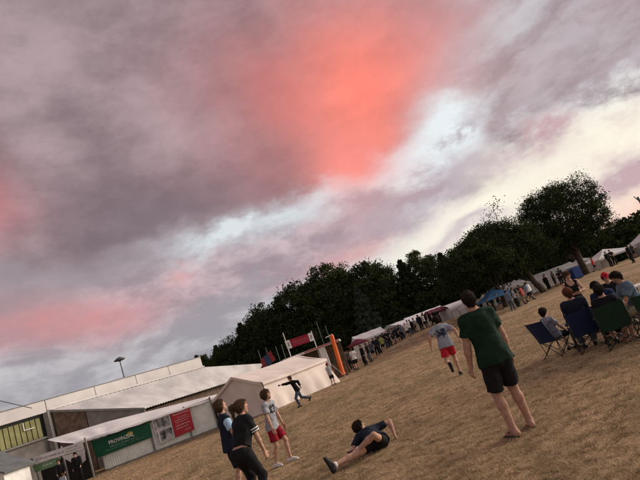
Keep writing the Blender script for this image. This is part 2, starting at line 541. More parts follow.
# the round-crowned oak on the right and its neighbours over the stalls
clump_tree('oak_tree', 'tall round-crowned oak, the highest tree, with its trunk beside the blue box', None, (28.1, 63, H(28, 63)), (0.6, 0, 6.4), 0.36,
           [((0.5, 0, 6.9), 5.1, 4.9, 4.0, 460, 125, .40, .15, .35), ((-3.6, .5, 5.0), 3.0, 2.6, 2.4, 130, 110, .38, .15, .3)], 0.115, M_leaf[0], 16)
tw = np.concatenate([np.array([(-2.6 + k * 0.42, 0, 8.9 + 0.42 * k)]) + rng.normal(0, [0.42, 0.5, 0.40], (46, 3)) for k in range(5)])
clump_tree('leaning_oak_tree', 'broad dark tree with a trunk leaning left before the long white tent', None, (20.2, 55.7, H(20, 55.7)), (-1.6, 0.3, 5.0), 0.30,
           [((-2.8, 0, 5.7), 4.6, 3.4, 3.2, 360, 120, .38, .16, .3), ((-6.2, 0, 4.6), 2.4, 1.9, 2.0, 100, 110, .36, .15, .3), ((.6, .4, 4.8), 2.6, 2.4, 2.0, 100, 110, .36, .15, .3)], 0.115, M_leaf[0], 14, tw)
clump_tree('low_crowned_tree', 'dark low-crowned tree beside the blue gazebo', None, (14.9, 53.0, H(15, 53)), (0.3, 0, 4.2), 0.27,
           [((-0.8, 0, 4.8), 4.6, 3.0, 2.6, 350, 115, .38, .16, .3)], 0.115, M_leaf[0], 10)


# the wood behind the stalls: a few kinds, every tree an object of its own
def proto_leafy(seed, rx, hgt, mi):
    return clump_tree('broadleaf_tree', 'x', 'trees of the dark wood behind the stalls', (0, 0, 0), (0, 0, hgt * 0.6), 0.28,
                      [((0, 0, hgt * .56), rx, hgt * .42, hgt * .42, 330, 75, .48, .18, .3), ((0, 0, hgt * .22), rx * .95, hgt * .18, hgt * .2, 80, 70, .55, .15, .3)], 0.19, M_leaf[mi], 6)


def proto_conifer(hgt, rx, mi, n=20000):
    root = thing('conifer_tree', 'x', 'tree', (0, 0, 0), 0, 'trees of the dark wood behind the stalls')
    tb = MB(); limb(tb, (0, 0, -0.3), (0, 0, hgt * 0.97), 0.26, 0.03, 0.01, 8); tb.build('trunk', M_bark, root, True)
    tiers = int(hgt * 1.7)
    tz = rng.integers(0, tiers, n)
    f = tz / tiers
    nb = 9
    ang = rng.integers(0, nb, n) * (2 * math.pi / nb) + tz * 1.3 + rng.normal(0, 0.13, n)
    rad = rng.uniform(0.05, 1, n) ** 0.6 * rx * np.minimum((1 - f) * 1.5, 1.0) ** 0.8 * (0.85 + 0.3 * np.sin(tz * 2.7 + ang * 2)) + 0.06
    z = hgt * (0.07 + 0.93 * f) - rad * 0.32 + rng.normal(0, 0.16, n)
    P = np.stack([np.cos(ang) * rad, np.sin(ang) * rad, z], 1)
    V, F = leaf_faces(P, 0.20)
    link('crown', raw_np('crown', V, F, False), M_leaf[mi], root)
    return root


protos = [proto_leafy(0, 4.2, 14.0, 0), proto_leafy(1.0, 3.8, 14.0, 1), proto_leafy(2.1, 4.6, 13.0, 0),
          proto_conifer(14.0, 3.6, 3), proto_conifer(13.0, 3.2, 2)]
HGT = [13.3, 13.3, 12.4, 14.0, 13.0]
WOOD = [  # x, y, height, kind, where it stands
    (-31.5, 96, 10.0, 3, 'thin conifer top showing over the hall parapet left of the others'),
    (-28.6, 95, 10.6, 3, 'pointed conifer top just left of the hall parapet end'),
    (-26.0, 90, 8.8, 1, 'small bushy tree rising over the hall parapet end'),
    (-22.9, 88, 10.4, 3, 'first pointed conifer right of the hall parapet end'),
    (-20.6, 86, 10.4, 0, 'low leafy tree at the left end of the wood'),
    (-17.2, 85, 12.2, 3, 'conifer of the wood above the grey corrugated roof'),
    (-13.8, 84, 13.2, 0, 'broad dark tree behind the two-coloured flag'),
    (-10.2, 86, 14.3, 3, 'conifer rising between the flag and the red banner'),
    (-7.2, 84, 14.4, 2, 'broad dark tree behind the red banner'),
    (-3.6, 83, 14.0, 0, 'leafy tree behind the orange pillar'),
    (-0.2, 84, 15.0, 1, 'highest tree of the middle wood, above the white shirted man'),
    (2.6, 79, 10.5, 4, 'pale blue-grey spruce in front of the wood above the small white canopy'),
    (4.2, 84, 14.0, 2, 'broad tree at the right shoulder of the middle wood'),
    (6.4, 85, 12.8, 0, 'last leafy tree before the notch in the tree line'),
    (10.9, 84, 12.6, 3, 'pointed conifer right of the notch in the tree line'),
    (14.0, 86, 12.4, 1, 'rounded tree just right of the conifer beside the notch'),
    (17.4, 84, 11.4, 3, 'conifer above the white barrel marquee'),
    (20.7, 83, 11.0, 0, 'leafy tree above the head of the man in green'),
    (24.2, 82, 12.0, 2, 'dark tree filling the gap left of the leaning oak'),
    (30.0, 84, 10.5, 0, 'dark tree seen between the two oaks'),
    (36.5, 88, 6.6, 1, 'low tree just right of the tall oak behind the white tents'),
    (42.5, 90, 5.6, 0, 'low tree above the domed white tent on the right'),
    (48.0, 92, 6.3, 1, 'low tree at the right edge above the pointed tent'),
    (-16.0, 92, 12.4, 2, 'back-row tree showing between the two leftmost broad crowns of the wood'),
    (-5.4, 91, 14.9, 3, 'back-row crown peeping above the red overhead banner'),
    (1.8, 91, 15.2, 3, 'back-row crown above the pale spruce'),
    (9.6, 93, 8.4, 2, 'back-row tree filling the notch in the tree line'),
    (22.4, 92, 11.8, 0, 'back-row tree left of the leaning oak crown'),
    (27.2, 92, 11.0, 2, 'back-row tree behind the meeting of the two oak crowns'),
]
used = [False] * 5
for (x, y, h, k, lb) in WOOD:
    if used[k]: o = copy_tree(protos[k])
    else: o = protos[k]; used[k] = True
    s = (h - H(x, y)) / HGT[k]
    o.location = (x, y, H(x, y)); o.rotation_euler = (0, 0, random.uniform(0, 6.28))
    wd = s * random.uniform(0.95, 1.12) if h > 8 else max(s * 1.7, 0.8)
    o.scale = (wd, wd, s)
    o['label'] = lb

# undergrowth closing the wood below the crowns
ub = np.stack([rng.uniform(-34, 56, 80000), rng.uniform(80, 89, 80000), np.zeros(80000)], 1)
top = 4.6 + 1.1 * np.sin(ub[:, 0] * 0.55) + 0.7 * np.sin(ub[:, 0] * 1.7 + 1)
ub[:, 2] = rng.uniform(0, 1, 80000) * top + np.array([H(x, 80) for x in ub[:, 0]])
V, F = leaf_faces(ub, 0.36)
u = link('undergrowth', raw_np('undergrowth', V, F, False), M_leaf[0])
u['kind'] = 'stuff'; u['label'] = 'dark undergrowth along the foot of the wood'; u['category'] = 'bushes'

# ================================================================== buildings and stalls
M_white = mat('painted_white_metal', (0.66, 0.64, 0.62), 0.6, 0.06, 1.2)
M_fascia = mat('pale_fascia', (0.62, 0.60, 0.59), 0.7, 0.07, 0.8, color2=(0.69, 0.67, 0.65))
M_conc = mat('weathered_concrete', (0.20, 0.18, 0.165), 0.9, 0.25, 1.5, 0.4, 20)
M_brown = mat('brown_boards', (0.13, 0.09, 0.065), 0.85, 0.3, 3)
M_roof = mat('grey_corrugated_sheet', (0.52, 0.51, 0.51), 0.7, 0.14, 0.7, color2=(0.62, 0.60, 0.59))
M_dark = mat('dark_interior', (0.02, 0.02, 0.02), 0.9, 0.2)
M_pane = mat('yellow_glazing', (0.21, 0.205, 0.06), 0.5, 0.3, 1.3, spec=0.4, color2=(.28, .275, .11))
M_post = mat('galvanised_post', (0.22, 0.21, 0.20), 0.6, 0.15, 4)
M_tarp = mat('white_tarp', (0.73, 0.71, 0.70), 0.65, 0.06, 1.0, 0.15, 6)
M_tarp_hi = mat('bright_white_tarp', (0.76, 0.75, 0.76), 0.6, 0.05, 1.0, 0.15, 6, trans=0.25)
M_tan = mat('cream_canvas', (0.76, 0.67, 0.61), 0.8, 0.09, 0.9, 0.6, 3.5, trans=0.12)
M_clad = mat('pale_cladding', (0.76, 0.76, 0.72), 0.6, 0.1, 2)
M_bgreen = mat('banner_green', (0.008, 0.085, 0.042), 0.7, 0.1, 2)
M_bred = mat('banner_red', (0.42, 0.028, 0.042), 0.7, 0.08, 2)
M_bpale = mat('banner_pale', (0.60, 0.57, 0.56), 0.7, 0.1, 3)
M_bgreen2 = mat('banner_sage', (0.13, 0.22, 0.12), 0.7, 0.1, 3)
M_ink = mat('ink_dark', (0.08, 0.08, 0.085), 0.8, 0.0)
M_inkw = mat('ink_white', (0.75, 0.74, 0.72), 0.8, 0.0)
M_inky = mat('ink_gold', (0.50, 0.42, 0.10), 0.8, 0.0)
M_maroon = mat('maroon_canvas', (0.13, 0.016, 0.032), 0.8, 0.1, 2)
M_blue = mat('blue_canvas', (0.09, 0.24, 0.48), 0.7, 0.1, 2, trans=0.2)
M_orange = mat('orange_vinyl', (0.72, 0.14, 0.02), 0.5, 0.08, 2)
M_slate = mat('slate_roof', (0.11, 0.12, 0.125), 0.8, 0.2, 2)
M_grime = mat('grey_canvas', (0.14, 0.145, 0.14), 0.8, 0.15, 2)
M_bluebox = mat('blue_plastic', (0.014, 0.045, 0.20), 0.45, 0.1, 3)
M_steel = mat('steel_tube', (0.10, 0.12, 0.13), 0.5, 0.2, 6, metal=0.4)

def frame2(a, b):
    a, b = Vector(a), Vector(b); d = (b - a); d.z = 0; L = d.length; d.normalize()
    return a, d, Vector((d.y, -d.x, 0)), L          # origin, along, outward (to the right of travel)


# ---- the long hall: parapet of panels, yellow window band, lean-to with a corrugated roof
hall = thing('long_hall', 'long pale hall with panelled parapet, yellow window band and grey corrugated lean-to roof', 'building', (-22.75, 37.5, 0))
HO = Vector(hall.location)
def rel(p): return Vector(p) - HO
u = Vector((0.585, 0.811, 0)); nrm = Vector((0.811, -0.585, 0))
P0 = Vector((-22.75, 37.5, 0))
def hp(t_, off, z): q_ = P0 + u * t_ + nrm * off; return Vector((q_.x, q_.y, z)) - HO
seams = [-14, -9.5, -4.6, 0.0, 3.75, 7.35, 10.6, 14.25]
for a, b_ in zip(seams[:-1], seams[1:]):
    MB().slab([hp(a + .03, 0, 5.02), hp(b_ - .03, 0, 5.02), hp(b_ - .03, 0, 5.86), hp(a + .03, 0, 5.86)], nrm * -0.12).build('panel', M_fascia, hall)
MB().slab([hp(-14.1, 0.03, 5.87), hp(14.3, 0.03, 5.87), hp(14.3, 0.03, 5.93), hp(-14.1, 0.03, 5.93)], nrm * -0.22).build('coping', M_post, hall)
mb = MB()
mb.slab([hp(-14, -.14, 0), hp(14.2, -.14, 0), hp(14.2, -.14, 5.84), hp(-14, -.14, 5.84)], nrm * -0.3)
mb.slab([hp(-14, -.45, 5.2), hp(14.2, -.45, 5.2), hp(14.2, -14, 5.2), hp(-14, -14, 5.2)], (0, 0, 0.2))
mb.slab([hp(14.18, -.45, 0), hp(14.18, -14, 0), hp(14.18, -14, 5.15), hp(14.18, -.45, 5.15)], u * -0.3)
mb.build('wall', M_conc, hall)
MB().slab([hp(-14, -.10, 4.80), hp(-.1, -.10, 4.80), hp(-.1, -.10, 4.98), hp(-14, -.10, 4.98)], nrm * -0.03).build('lintel', M_dark, hall)
win = MB().slab([hp(-12, -.125, 3.41), hp(-.3, -.125, 3.41), hp(-.3, -.125, 4.79), hp(-12, -.125, 4.79)], nrm * -0.012).build('window_band', M_dark, hall)
x = -0.55
while x > -12:
    w_ = 0.33
    MB().slab([hp(x - w_, -.06, 3.42), hp(x - .04, -.06, 3.42), hp(x - .04, -.06, 4.78), hp(x - w_, -.06, 4.78)], nrm * -0.05).build('pane', M_pane, win)
    x -= w_ + .02
MB().slab([hp(-12, 0.02, 3.28), hp(-.3, 0.02, 3.28), hp(-.3, 0.02, 3.40), hp(-12, 0.02, 3.40)], nrm * -0.14).build('sill', M_post, hall)
MB().slab([hp(-1.75, .03, 4.2), hp(-1.05, .03, 4.2), hp(-1.05, .03, 4.26), hp(-1.69, .03, 4.26), hp(-1.69, .03, 4.75), hp(-1.75, .03, 4.75)], nrm * -0.05).build('open_sash', M_white, hall)
MB().box(-.18, .18, -.3, .06, 0, 5.0).build('corner_column', M_post, hall)
# lean-to roof: a ruled corrugated sheet from the flashing to the eave
top = [rel((-22.6, 37.5, 5.06)), rel((-14.3, 49, 4.85)), rel((-10.4, 57, 3.55))]
bot = [rel((-16.5, 39, 2.92)), rel((-12.9, 49.6, 2.85)), rel((-10.9, 56, 2.85))]
def poly(P, f):
    k = min(int(f * (len(P) - 1)), len(P) - 2); g_ = f * (len(P) - 1) - k
    return P[k].lerp(P[k + 1], g_)
V, F = [], []
NC = 300
for i in range(NC + 1):
    f_ = i / NC
    dz_ = 0.035 * math.cos(i * math.pi / 2)
    a, b_ = poly(top, f_), poly(bot, f_)
    for q_ in (0.0, 0.5, 1.0): p = a.lerp(b_, q_); V.append((p.x, p.y, p.z + dz_))
    for q_ in (1.0,): p = a.lerp(b_, q_); V.append((p.x, p.y, p.z + dz_ - 0.05))
for i in range(NC):
    o = i * 4
    for k in range(3): F.append((o + k, o + k + 1, o + 4 + k + 1, o + 4 + k))
link('lean_to_roof', raw('lean_to_roof', V, F, True), M_roof, hall)
mb = MB(); mb.slab([top[0] + Vector((0, 0, .02)), top[1] + Vector((0, 0, .02)), top[1] + Vector((0, 0, .14)), top[0] + Vector((0, 0, .14))], nrm * 0.05); mb.build('flashing', M_white, hall)
A0, B0 = top[0], bot[0]
def ver(f_, z): p = A0.lerp(B0, f_); return Vector((p.x, p.y, z if z is not None else p.z - .08))
for (f0, f1, m, nm) in ((0.03, .36, M_brown, 'boarded_panel'), (.37, .99, M_conc, 'side_wall')):
    MB().slab([ver(f0, 0), ver(f1, 0), ver(f1, None), ver(f0, None)], (0.0, .18, 0)).build(nm, m, hall)
MB().slab([ver(0, None) + Vector((0, -.06, -.04)), ver(1, None) + Vector((0, -.06, -.04)), ver(1, None) + Vector((0, -.06, .10)), ver(0, None) + Vector((0, -.06, .10))], (0, .05, 0)).build('verge_board', M_post, hall)
MB().slab([Vector((bot[0].x, bot[0].y + .3, 0)) - Vector((.4, 0, 0)), Vector((bot[2].x, bot[2].y, 0)) - Vector((.4, 0, 0)), Vector((bot[2].x - .4, bot[2].y, 2.75)), Vector((bot[0].x - .4, bot[0].y + .3, 2.75))], (-.2, 0, 0)).build('eave_wall', M_brown, hall)
# a stay pole and a little dark red roof hut on the hall
mb = MB(); mb.tube([(-21.95, 34.6, 5.35), (-22.5, 32.2, 6.35)], .03); 
pole_ = mb.build('stay_pole', M_steel); tag(pole_, 'thin dark stay pole leaning out over the hall parapet at the left edge', 'pole')
hut = thing('roof_hut', 'small dark red-brown roof structure on top of the hall at the left edge', 'roof hut', (-25.9, 35.6, 5.4))
MB().box(-.9, .5, -.5, .5, 0, .55).build('wall', M_fascia, hut)
MB().slab([(-1.1, -.6, .56), (.7, -.6, .56), (.7, .6, .56), (-1.1, .6, .56)], (0, 0, .28)).build('roof', M_brown, hut)

# ---- white-roofed lean-to stall with banners in front of the hall
stall = thing('banner_stall', 'low stall with pale tarp roof and ribbed white front below the hall', 'stall', (-14, 32.6, 0))
SO = Vector(stall.location)
def sr(x, y, z): return Vector((x, y, z)) - SO
B_ = [(-22.3, 36, 3.1), (-17.8, 36.0, 2.82), (-10.2, 36.4, 2.0)]
F_ = [(-18.0, 31.5, 2.2), (-15.75, 31.6, 2.05), (-9.7, 33.4, 1.84)]
V, F = [], []
for i in range(31):
    f_ = i / 30
    a = poly([Vector(p) for p in B_], f_) - SO; b_ = poly([Vector(p) for p in F_], f_) - SO
    for q_ in range(7):
        p = a.lerp(b_, q_ / 6); p.z -= 0.10 * math.sin(q_ / 6 * math.pi) * (0.6 + .4 * math.sin(i * 1.05)) ; V.append(p)
    V.append(b_ + Vector((0, -.01, -.11 - .02 * math.sin(i * 2.1))))
for i in range(30):
    for k in range(7): F.append((i * 8 + k, i * 8 + k + 1, i * 8 + 9 + k, i * 8 + 8 + k))
link('tarp_roof', raw('tarp_roof', V, F, True), M_tarp, stall)
a, d_, o_, L = frame2((-16.75, 31.95, 0), (-10.0, 33.4, 0))
z0s = 0.03
mb = MB(); k = 0; s_ = 0.0
Vc, Fc = [], []
nr = int(L / 0.13)
for i in range(nr * 4 + 1):
    p = a + d_ * (L * i / (nr * 4)) + o_ * (0.0 if (i % 4) in (0, 1) else 0.03)
    for z in (z0s, 1.78): Vc.append((p.x - SO.x, p.y - SO.y, z))
for i in range(nr * 4): Fc.append((i * 2, i * 2 + 2, i * 2 + 3, i * 2 + 1))
# split the ribbed front into bays
bay = nr * 4 // 3
for k in range(3):
    i0, i1 = k * bay, min((k + 1) * bay, nr * 4)
    vs = Vc[i0 * 2:i1 * 2 + 2]
    link('ribbed_panel', raw('ribbed_panel', vs, [(i * 2, i * 2 + 2, i * 2 + 3, i * 2 + 1) for i in range(i1 - i0)]), M_clad, stall)
MB().slab([a + o_ * .05 - SO + Vector((0, 0, 1.78)), a + d_ * L + o_ * .05 - SO + Vector((0, 0, 1.78)), a + d_ * L + o_ * .05 - SO + Vector((0, 0, 1.90)), a + o_ * .05 - SO + Vector((0, 0, 1.90))], o_ * -.1).build('rail', M_brown, stall)
MB().slab([a + o_ * .04 - SO + Vector((0, 0, -.05)), a + d_ * L + o_ * .04 - SO + Vector((0, 0, -.05)), a + d_ * L + o_ * .04 - SO + Vector((0, 0, .10)), a + o_ * .04 - SO + Vector((0, 0, .10))], o_ * -.1).build('base_strip', M_post, stall)
for f_ in (-.18, .43, .76, 1.0):
    p = a + d_ * L * f_ + o_ * .07 - SO
    MB().box(p.x - .045, p.x + .045, p.y - .045, p.y + .045, 0, 1.98).build('post', M_post, stall)
MB().slab([sr(-18.0, 35.5, 0), sr(-9.9, 35.9, 0), sr(-9.9, 35.9, 1.85), sr(-18.0, 35.5, 2.4)], (0, .1, 0)).build('back_wall', M_dark, stall)


def text_mesh(body, size):
    cu = bpy.data.curves.new('lettering', 'FONT'); cu.body = body; cu.size = size; cu.align_x = 'LEFT'; cu.offset = size * 0.012; cu.extrude = 0.002; cu.resolution_u = 2
    ob = bpy.data.objects.new('lettering_tmp', cu); C.objects.link(ob)
    dg = bpy.context.evaluated_depsgraph_get()
    me = bpy.data.meshes.new_from_object(ob.evaluated_get(dg))
    bpy.data.objects.remove(ob)
    return me


SHEET = {}


def banner(name, label, P, m, thick=.02, sag=0.0):
    """hung sheet; P = four corners bottom-left, bottom-right, top-right, top-left. returns root, to(u, v) -> point just in front"""
    P = [Vector(p) for p in P]; o = P[0].copy()
    rootb = link(name, None, None); rootb.empty_display_size = .1
    rootb.location = o; tag(rootb, label, 'banner')
    nx = 12; V, F = [], []
    nn = (P[1] - P[0]).cross(P[3] - P[0]).normalized()
    def at(u_, v_, off=0.0):
        p = P[0].lerp(P[1], u_).lerp(P[3].lerp(P[2], u_), v_) + nn * (off + .015 * math.sin(u_ * 9.0) * (1 - v_ * .5))
        p.z -= sag * math.sin(u_ * math.pi) * v_
        return p - o
    for sgn in (0, -thick):
        for j in range(5):
            for i in range(nx + 1): V.append(at(i / nx, j / 4, sgn))
    K = (nx + 1) * 5
    for j in range(4):
        for i in range(nx):
            q_ = j * (nx + 1) + i
            F.append((q_, q_ + 1, q_ + nx + 2, q_ + nx + 1)); F.append((K + q_, K + q_ + nx + 1, K + q_ + nx + 2, K + q_ + 1))
    SHEET[rootb.name] = link('sheet', raw('sheet', V, F, True), m, rootb)
    return rootb, at


def letter(rootb, at, body, u0, v0, width, height, m, asp):
    """lettering laid on the sheet: at the banner's own (u, v), width and height in those units"""
    me = text_mesh(body, 1.0)
    xs = [v.co.x for v in me.vertices]; ys = [v.co.y for v in me.vertices]
    x0, x1, y0, y1 = min(xs), max(xs), min(ys), max(ys)
    for v in me.vertices:
        uu = u0 + (v.co.x - x0) / (x1 - x0) * width; v_ = v0 + (v.co.y - y0) / (y1 - y0) * height
        v.co = at(uu, v_, .006 + (.002 if v.co.z > 0 else 0))
    return link('lettering', me, m, SHEET[rootb.name])


def lines(rootb, at, rows, m, name='small_print', seed=1):
    """small print too fine to read: rows of letter-like strokes. rows = (u0, u1, v, h)"""
    rr = random.Random(seed); mb = MB()
    def q_(a0, a1, b0, b1): mb.add([at(a0, b0, .006), at(a1, b0, .006), at(a1, b1, .006), at(a0, b1, .006)], [(0, 1, 2, 3)])
    for (u0, u1, v_, h_) in rows:
        x = u0; left = rr.randint(3, 8)
        while x < u1:
            w_ = rr.uniform(.010, .016); st = w_ * .34; hh_ = h_ * rr.choice((.7, .7, 1.0))
            q_(x, x + st, v_, v_ + hh_)
            if rr.random() < .7: q_(x + w_ - st, x + w_, v_, v_ + hh_ * rr.choice((.6, 1)))
            if rr.random() < .8: b0 = v_ + hh_ * rr.choice((0, .4, .8)); q_(x + st, x + w_ - st, b0, b0 + h_ * .18)
            x += w_ + .006; left -= 1
            if left == 0: x += .018; left = rr.randint(3, 8)
    o_ = mb.build(name, m, SHEET[rootb.name]); o_['kind'] = 'stuff'; return o_


gb, at_ = banner('green_banner', 'dark green banner with white lettering PROVINZIAL hung on the ribbed stall front', [(-16.98, 31.72, .90), (-13.72, 32.40, .92), (-13.66, 32.40, 1.80), (-17.1, 31.72, 1.95)], M_bgreen)
letter(gb, at_, 'PROVINZIAL', .27, .48, .44, .22, M_inkw, 1)
mb = MB()
for k, (du, dv, r0) in enumerate(((0, 0, .045), (.022, .05, .05), (.05, .06, .055), (.075, .03, .045))):
    cu_, cv_ = .60 + du, .66 + dv
    mb.add([at_(cu_ - .012, cv_ - .07, .006), at_(cu_ + .012, cv_ - .07, .006), at_(cu_ + .02, cv_ + r0, .006), at_(cu_ + .002, cv_ + r0 + .08, .006), at_(cu_ - .012, cv_ + r0, .006)], [(0, 1, 2, 3, 4)])
mb.build('leaf_emblem', M_inky, SHEET[gb.name])
lines(gb, at_, [(.27, .75, .33, .04), (.18, .84, .20, .02)], M_inkw, seed=3)

rb, at_ = banner('photo_banner', 'grey banner with photographs hung left of the red banner', [(-13.48, 32.42, .36), (-12.50, 32.64, .42), (-12.44, 32.64, 1.88), (-13.52, 32.42, 1.90)], M_bpale)
rr = random.Random(5)
for (u0, u1, v0, v1, nm) in ((.05, .95, .53, .93, 'photo'), (.05, .95, .06, .47, 'photo')):
    mb = MB(); mb.add([at_(u0, v0, .004), at_(u1, v0, .004), at_(u1, v1, .004), at_(u0, v1, .004)], [(0, 1, 2, 3)])
    mphoto = mat('printed_photo', (0.10, 0.11, 0.12), .7, .9, 3.0, color2=(.5, .48, .48))
    mb.build(nm, mphoto, SHEET[rb.name])
rb, at_ = banner('red_banner', 'bright red banner with white script lines on the stall front', [(-12.48, 32.69, .40), (-11.32, 32.94, .46), (-11.24, 32.94, 1.86), (-12.42, 32.69, 1.90)], M_bred)
lines(rb, at_, [(.12, .9, .84, .06), (.30, .85, .70, .04), (.15, .9, .60, .04), (.20, .80, .52, .035), (.15, .85, .38, .05), (.15, .75, .27, .05), (.55, .85, .12, .05)], M_inkw, 'script_lines', 8)

lbn, at_ = banner('pale_banner', 'pale banner with dark print on the left behind the two people in black', [(-19.55, 29.75, 1.84), (-16.62, 30.0, 1.66), (-16.62, 30.0, 2.08), (-19.62, 29.75, 2.24)], M_bpale)
lines(lbn, at_, [(.10, .62, .35, .28), (.68, .9, .62, .16), (.66, .95, .25, .14)], M_ink, 'print', 11)
mb = MB(); mb.add([at_(.01, .15, .006), at_(.05, .15, .006), at_(.05, .85, .006), at_(.01, .85, .006)], [(0, 1, 2, 3)]); mb.build('emblem', M_ink, SHEET[lbn.name])
pb, at_ = banner('pale_tapering_banner', 'pale tapering sheet with dark lines hung below the right of the pale banner', [(-17.2, 30.02, .86), (-16.72, 30.05, 1.05), (-16.62, 30.05, 1.64), (-18.0, 30.02, 1.70)], M_bpale)
lines(pb, at_, [(.3, .85, .75, .06), (.35, .85, .55, .06), (.35, .8, .35, .06)], M_ink, 'print', 12)
sb, at_ = banner('sage_green_banner', 'dull green banner under the pale banner at the lower left', [(-19.5, 29.78, 1.38), (-18.1, 29.9, 1.34), (-18.05, 29.9, 1.70), (-19.58, 29.78, 1.80)], M_bgreen2)
lines(sb, at_, [(.35, .72, .45, .22)], M_inkw, 'print', 13)
pst = thing('notice_stand', 'dark posted stand carrying the banners at the lower left', 'stand', (-18, 30.2, 0))
for xx in (-1.65, .0, 1.45): MB().box(xx - .04, xx + .04, -.04, .04, 0, 2.25).build('post', M_post, pst)
MB().slab([(-1.6, .25, 0), (1.4, .25, 0), (1.4, .25, 1.6), (-1.6, .25, 1.6)], (0, .06, 0)).build('screen', M_dark, pst)

hutl = thing('grey_roofed_hut', 'small pale hut with a dark grey sloping roof at the lower left corner', 'hut', (-20.3, 27.9, 0))
MB().box(-2.4, 1.0, -.9, 1.2, 0, 1.88).build('wall', M_clad, hutl)
MB().slab([(-1.15, -1.15, 3.45), (1.25, -1.15, 1.88), (1.25, 1.45, 1.88), (-1.15, 1.45, 3.45)], (0, 0, .07)).build('roof', M_slate, hutl)
MB().slab([(-1.15, -1.15, 3.45), (-1.15, 1.45, 3.45), (-3.5, 1.45, 1.88), (-3.5, -1.15, 1.88)], (0, 0, .07)).build('roof', M_slate, hutl)
MB().slab([(-2.4, -.88, 1.885), (1.0, -.88, 1.885), (-1.15, -.88, 3.35)], (0, .05, 0)).build('gable', M_clad, hutl)

# ---- cream marquee in the middle left
tent = thing('cream_marquee', 'cream canvas marquee with a peaked gable standing on the field by the stalls', 'tent', (-6.0, 30.6, 0))
W = Vector((-3.7, 2.6, 0)); Dp = Vector((3.45, 4.9, 0)); ze, zr = 1.70, 2.62
def tp(w_, d_, z): q_ = W * w_ + Dp * d_; return Vector((q_.x, q_.y, z))
def sheet(fn, nu, nv): 
    V = [fn(i / nu, j / nv) for j in range(nv + 1) for i in range(nu + 1)]
    return V, [(j * (nu + 1) + i, j * (nu + 1) + i + 1, (j + 1) * (nu + 1) + i + 1, (j + 1) * (nu + 1) + i) for j in range(nv) for i in range(nu)]
sc = lambda x: .07 * math.sin(x * math.pi * 3) ** 2
for side in (0, 1):
    def rf(a, b_, side=side):
        w_ = (-.03 + .53 * b_) if side == 0 else (1.03 - .53 * b_)
        z = ze + (zr - ze) * b_ - .09 * math.sin(a * math.pi) * (.4 + .6 * b_) - .06 * math.sin(b_ * math.pi)
        return tp(w_, -.02 + 1.04 * a, z)
    V, F = sheet(rf, 24, 8)
    rf_o = link('roof', raw('roof', V, F, True), M_tan, tent)
    def vf(a, b_, side=side):
        w_ = -.035 if side == 0 else 1.035
        return tp(w_, -.02 + 1.04 * a, ze + .0 - .09 * math.sin(a * math.pi) * .4 - (1 - b_) * .16)
    V, F = sheet(vf, 24, 1); link('valance', raw('valance', V, F, True), M_tan, rf_o)
    def wf(a, b_, side=side):
        fl = (1 - b_) * (-.05 - .10 * a ** 3) + .012 * math.sin(a * 31) * (1 - b_)
        return tp(fl if side == 0 else 1 - fl, a, b_ * (ze - .04 - .09 * math.sin(a * math.pi) * .4))
    V, F = sheet(wf, 40, 6); link('side_wall', raw('side_wall', V, F, True), M_tan, tent)
for dd, nm in ((0.0, 'gable_wall'), (1.0, 'gable_wall')):
    def gf(a, b_, dd=dd):
        zt = ze - .05 + (zr - ze) * (1 - abs(2 * a - 1))
        return tp(a, dd + (.012 * math.sin(a * 23) * (1 - b_)) * (1 if dd else -1), b_ * zt)
    V, F = sheet(gf, 24, 6); link(nm, raw(nm, V, F, True), M_tan, tent)
    mb = MB()
    for s0, s1 in ((0, .5), (1, .5)): mb.slab([tp(s0, dd - .02, ze - .16 if s0 in (0, 1) else 0), tp(s1, dd - .02, zr - .16), tp(s1, dd - .02, zr + .01), tp(s0, dd - .02, ze + .01)], Dp.normalized() * -.02)
    mb.build('gable_valance', M_tan, tent)
for w_, d_ in ((0, 0), (1, 0), (0, 1), (1, 1)):
    p = tp(w_, d_, 0); MB().tube([(p.x, p.y, 0), (p.x, p.y, ze - .06)], .03, 8).build('pole', M_steel, tent)
for w_, d_ in ((0, 1), (0, .5), (0, 0)):
    a = tp(w_ - .02, d_, ze - .05); b_ = tp(w_ - .25, d_ + .06, 0.0); MB().tube([a, b_], .008, 5).build('guy_rope', M_inkw, tent)

# ---- drinks booth behind it, its flags, the red banner and the orange pillar
booth = thing('drinks_booth', 'white flat-roofed booth with red edge stripe behind the cream marquee', 'booth', (-3.6, 42.4, 0))
MB().slab([(-2.4, -1.2, 2.62), (2.3, -1.2, 2.62), (2.3, 1.8, 2.62), (-2.4, 1.8, 2.62)], (0, 0, .15)).build('roof', M_white, booth)
MB().slab([(-.6, -1.23, 2.66), (2.2, -1.23, 2.66), (2.2, -1.23, 2.74), (-.6, -1.23, 2.74)], (0, .02, 0)).build('stripe', M_bred, booth)
MB().box(-2.4, -1.2, -1.1, 1.7, 0, 2.6).build('store', M_white, booth)
MB().box(-1.15, 2.2, 1.5, 1.7, 0, 2.6).build('back_wall', M_brown, booth)
MB().box(-1.1, 2.1, -1.0, -.7, 0, 1.05).build('counter', M_brown, booth)
MB().box(.5, 1.0, -1.0, -.6, 1.06, 2.6).build('pillar', M_white, booth)
MB().box(-.5, .1, -.2, .5, .0, 1.9).build('fridge', M_dark, booth)
cont = thing('pale_container', 'long pale container wall just above the cream marquee ridge', 'container', (-6.2, 43.2, 0))
MB().box(-2.0, 1.4, -.8, 1.2, 0, 2.5).build('wall', M_clad, cont)
MB().box(-2.1, 1.5, -.9, 1.3, 2.51, 2.62).build('roof', M_white, cont)
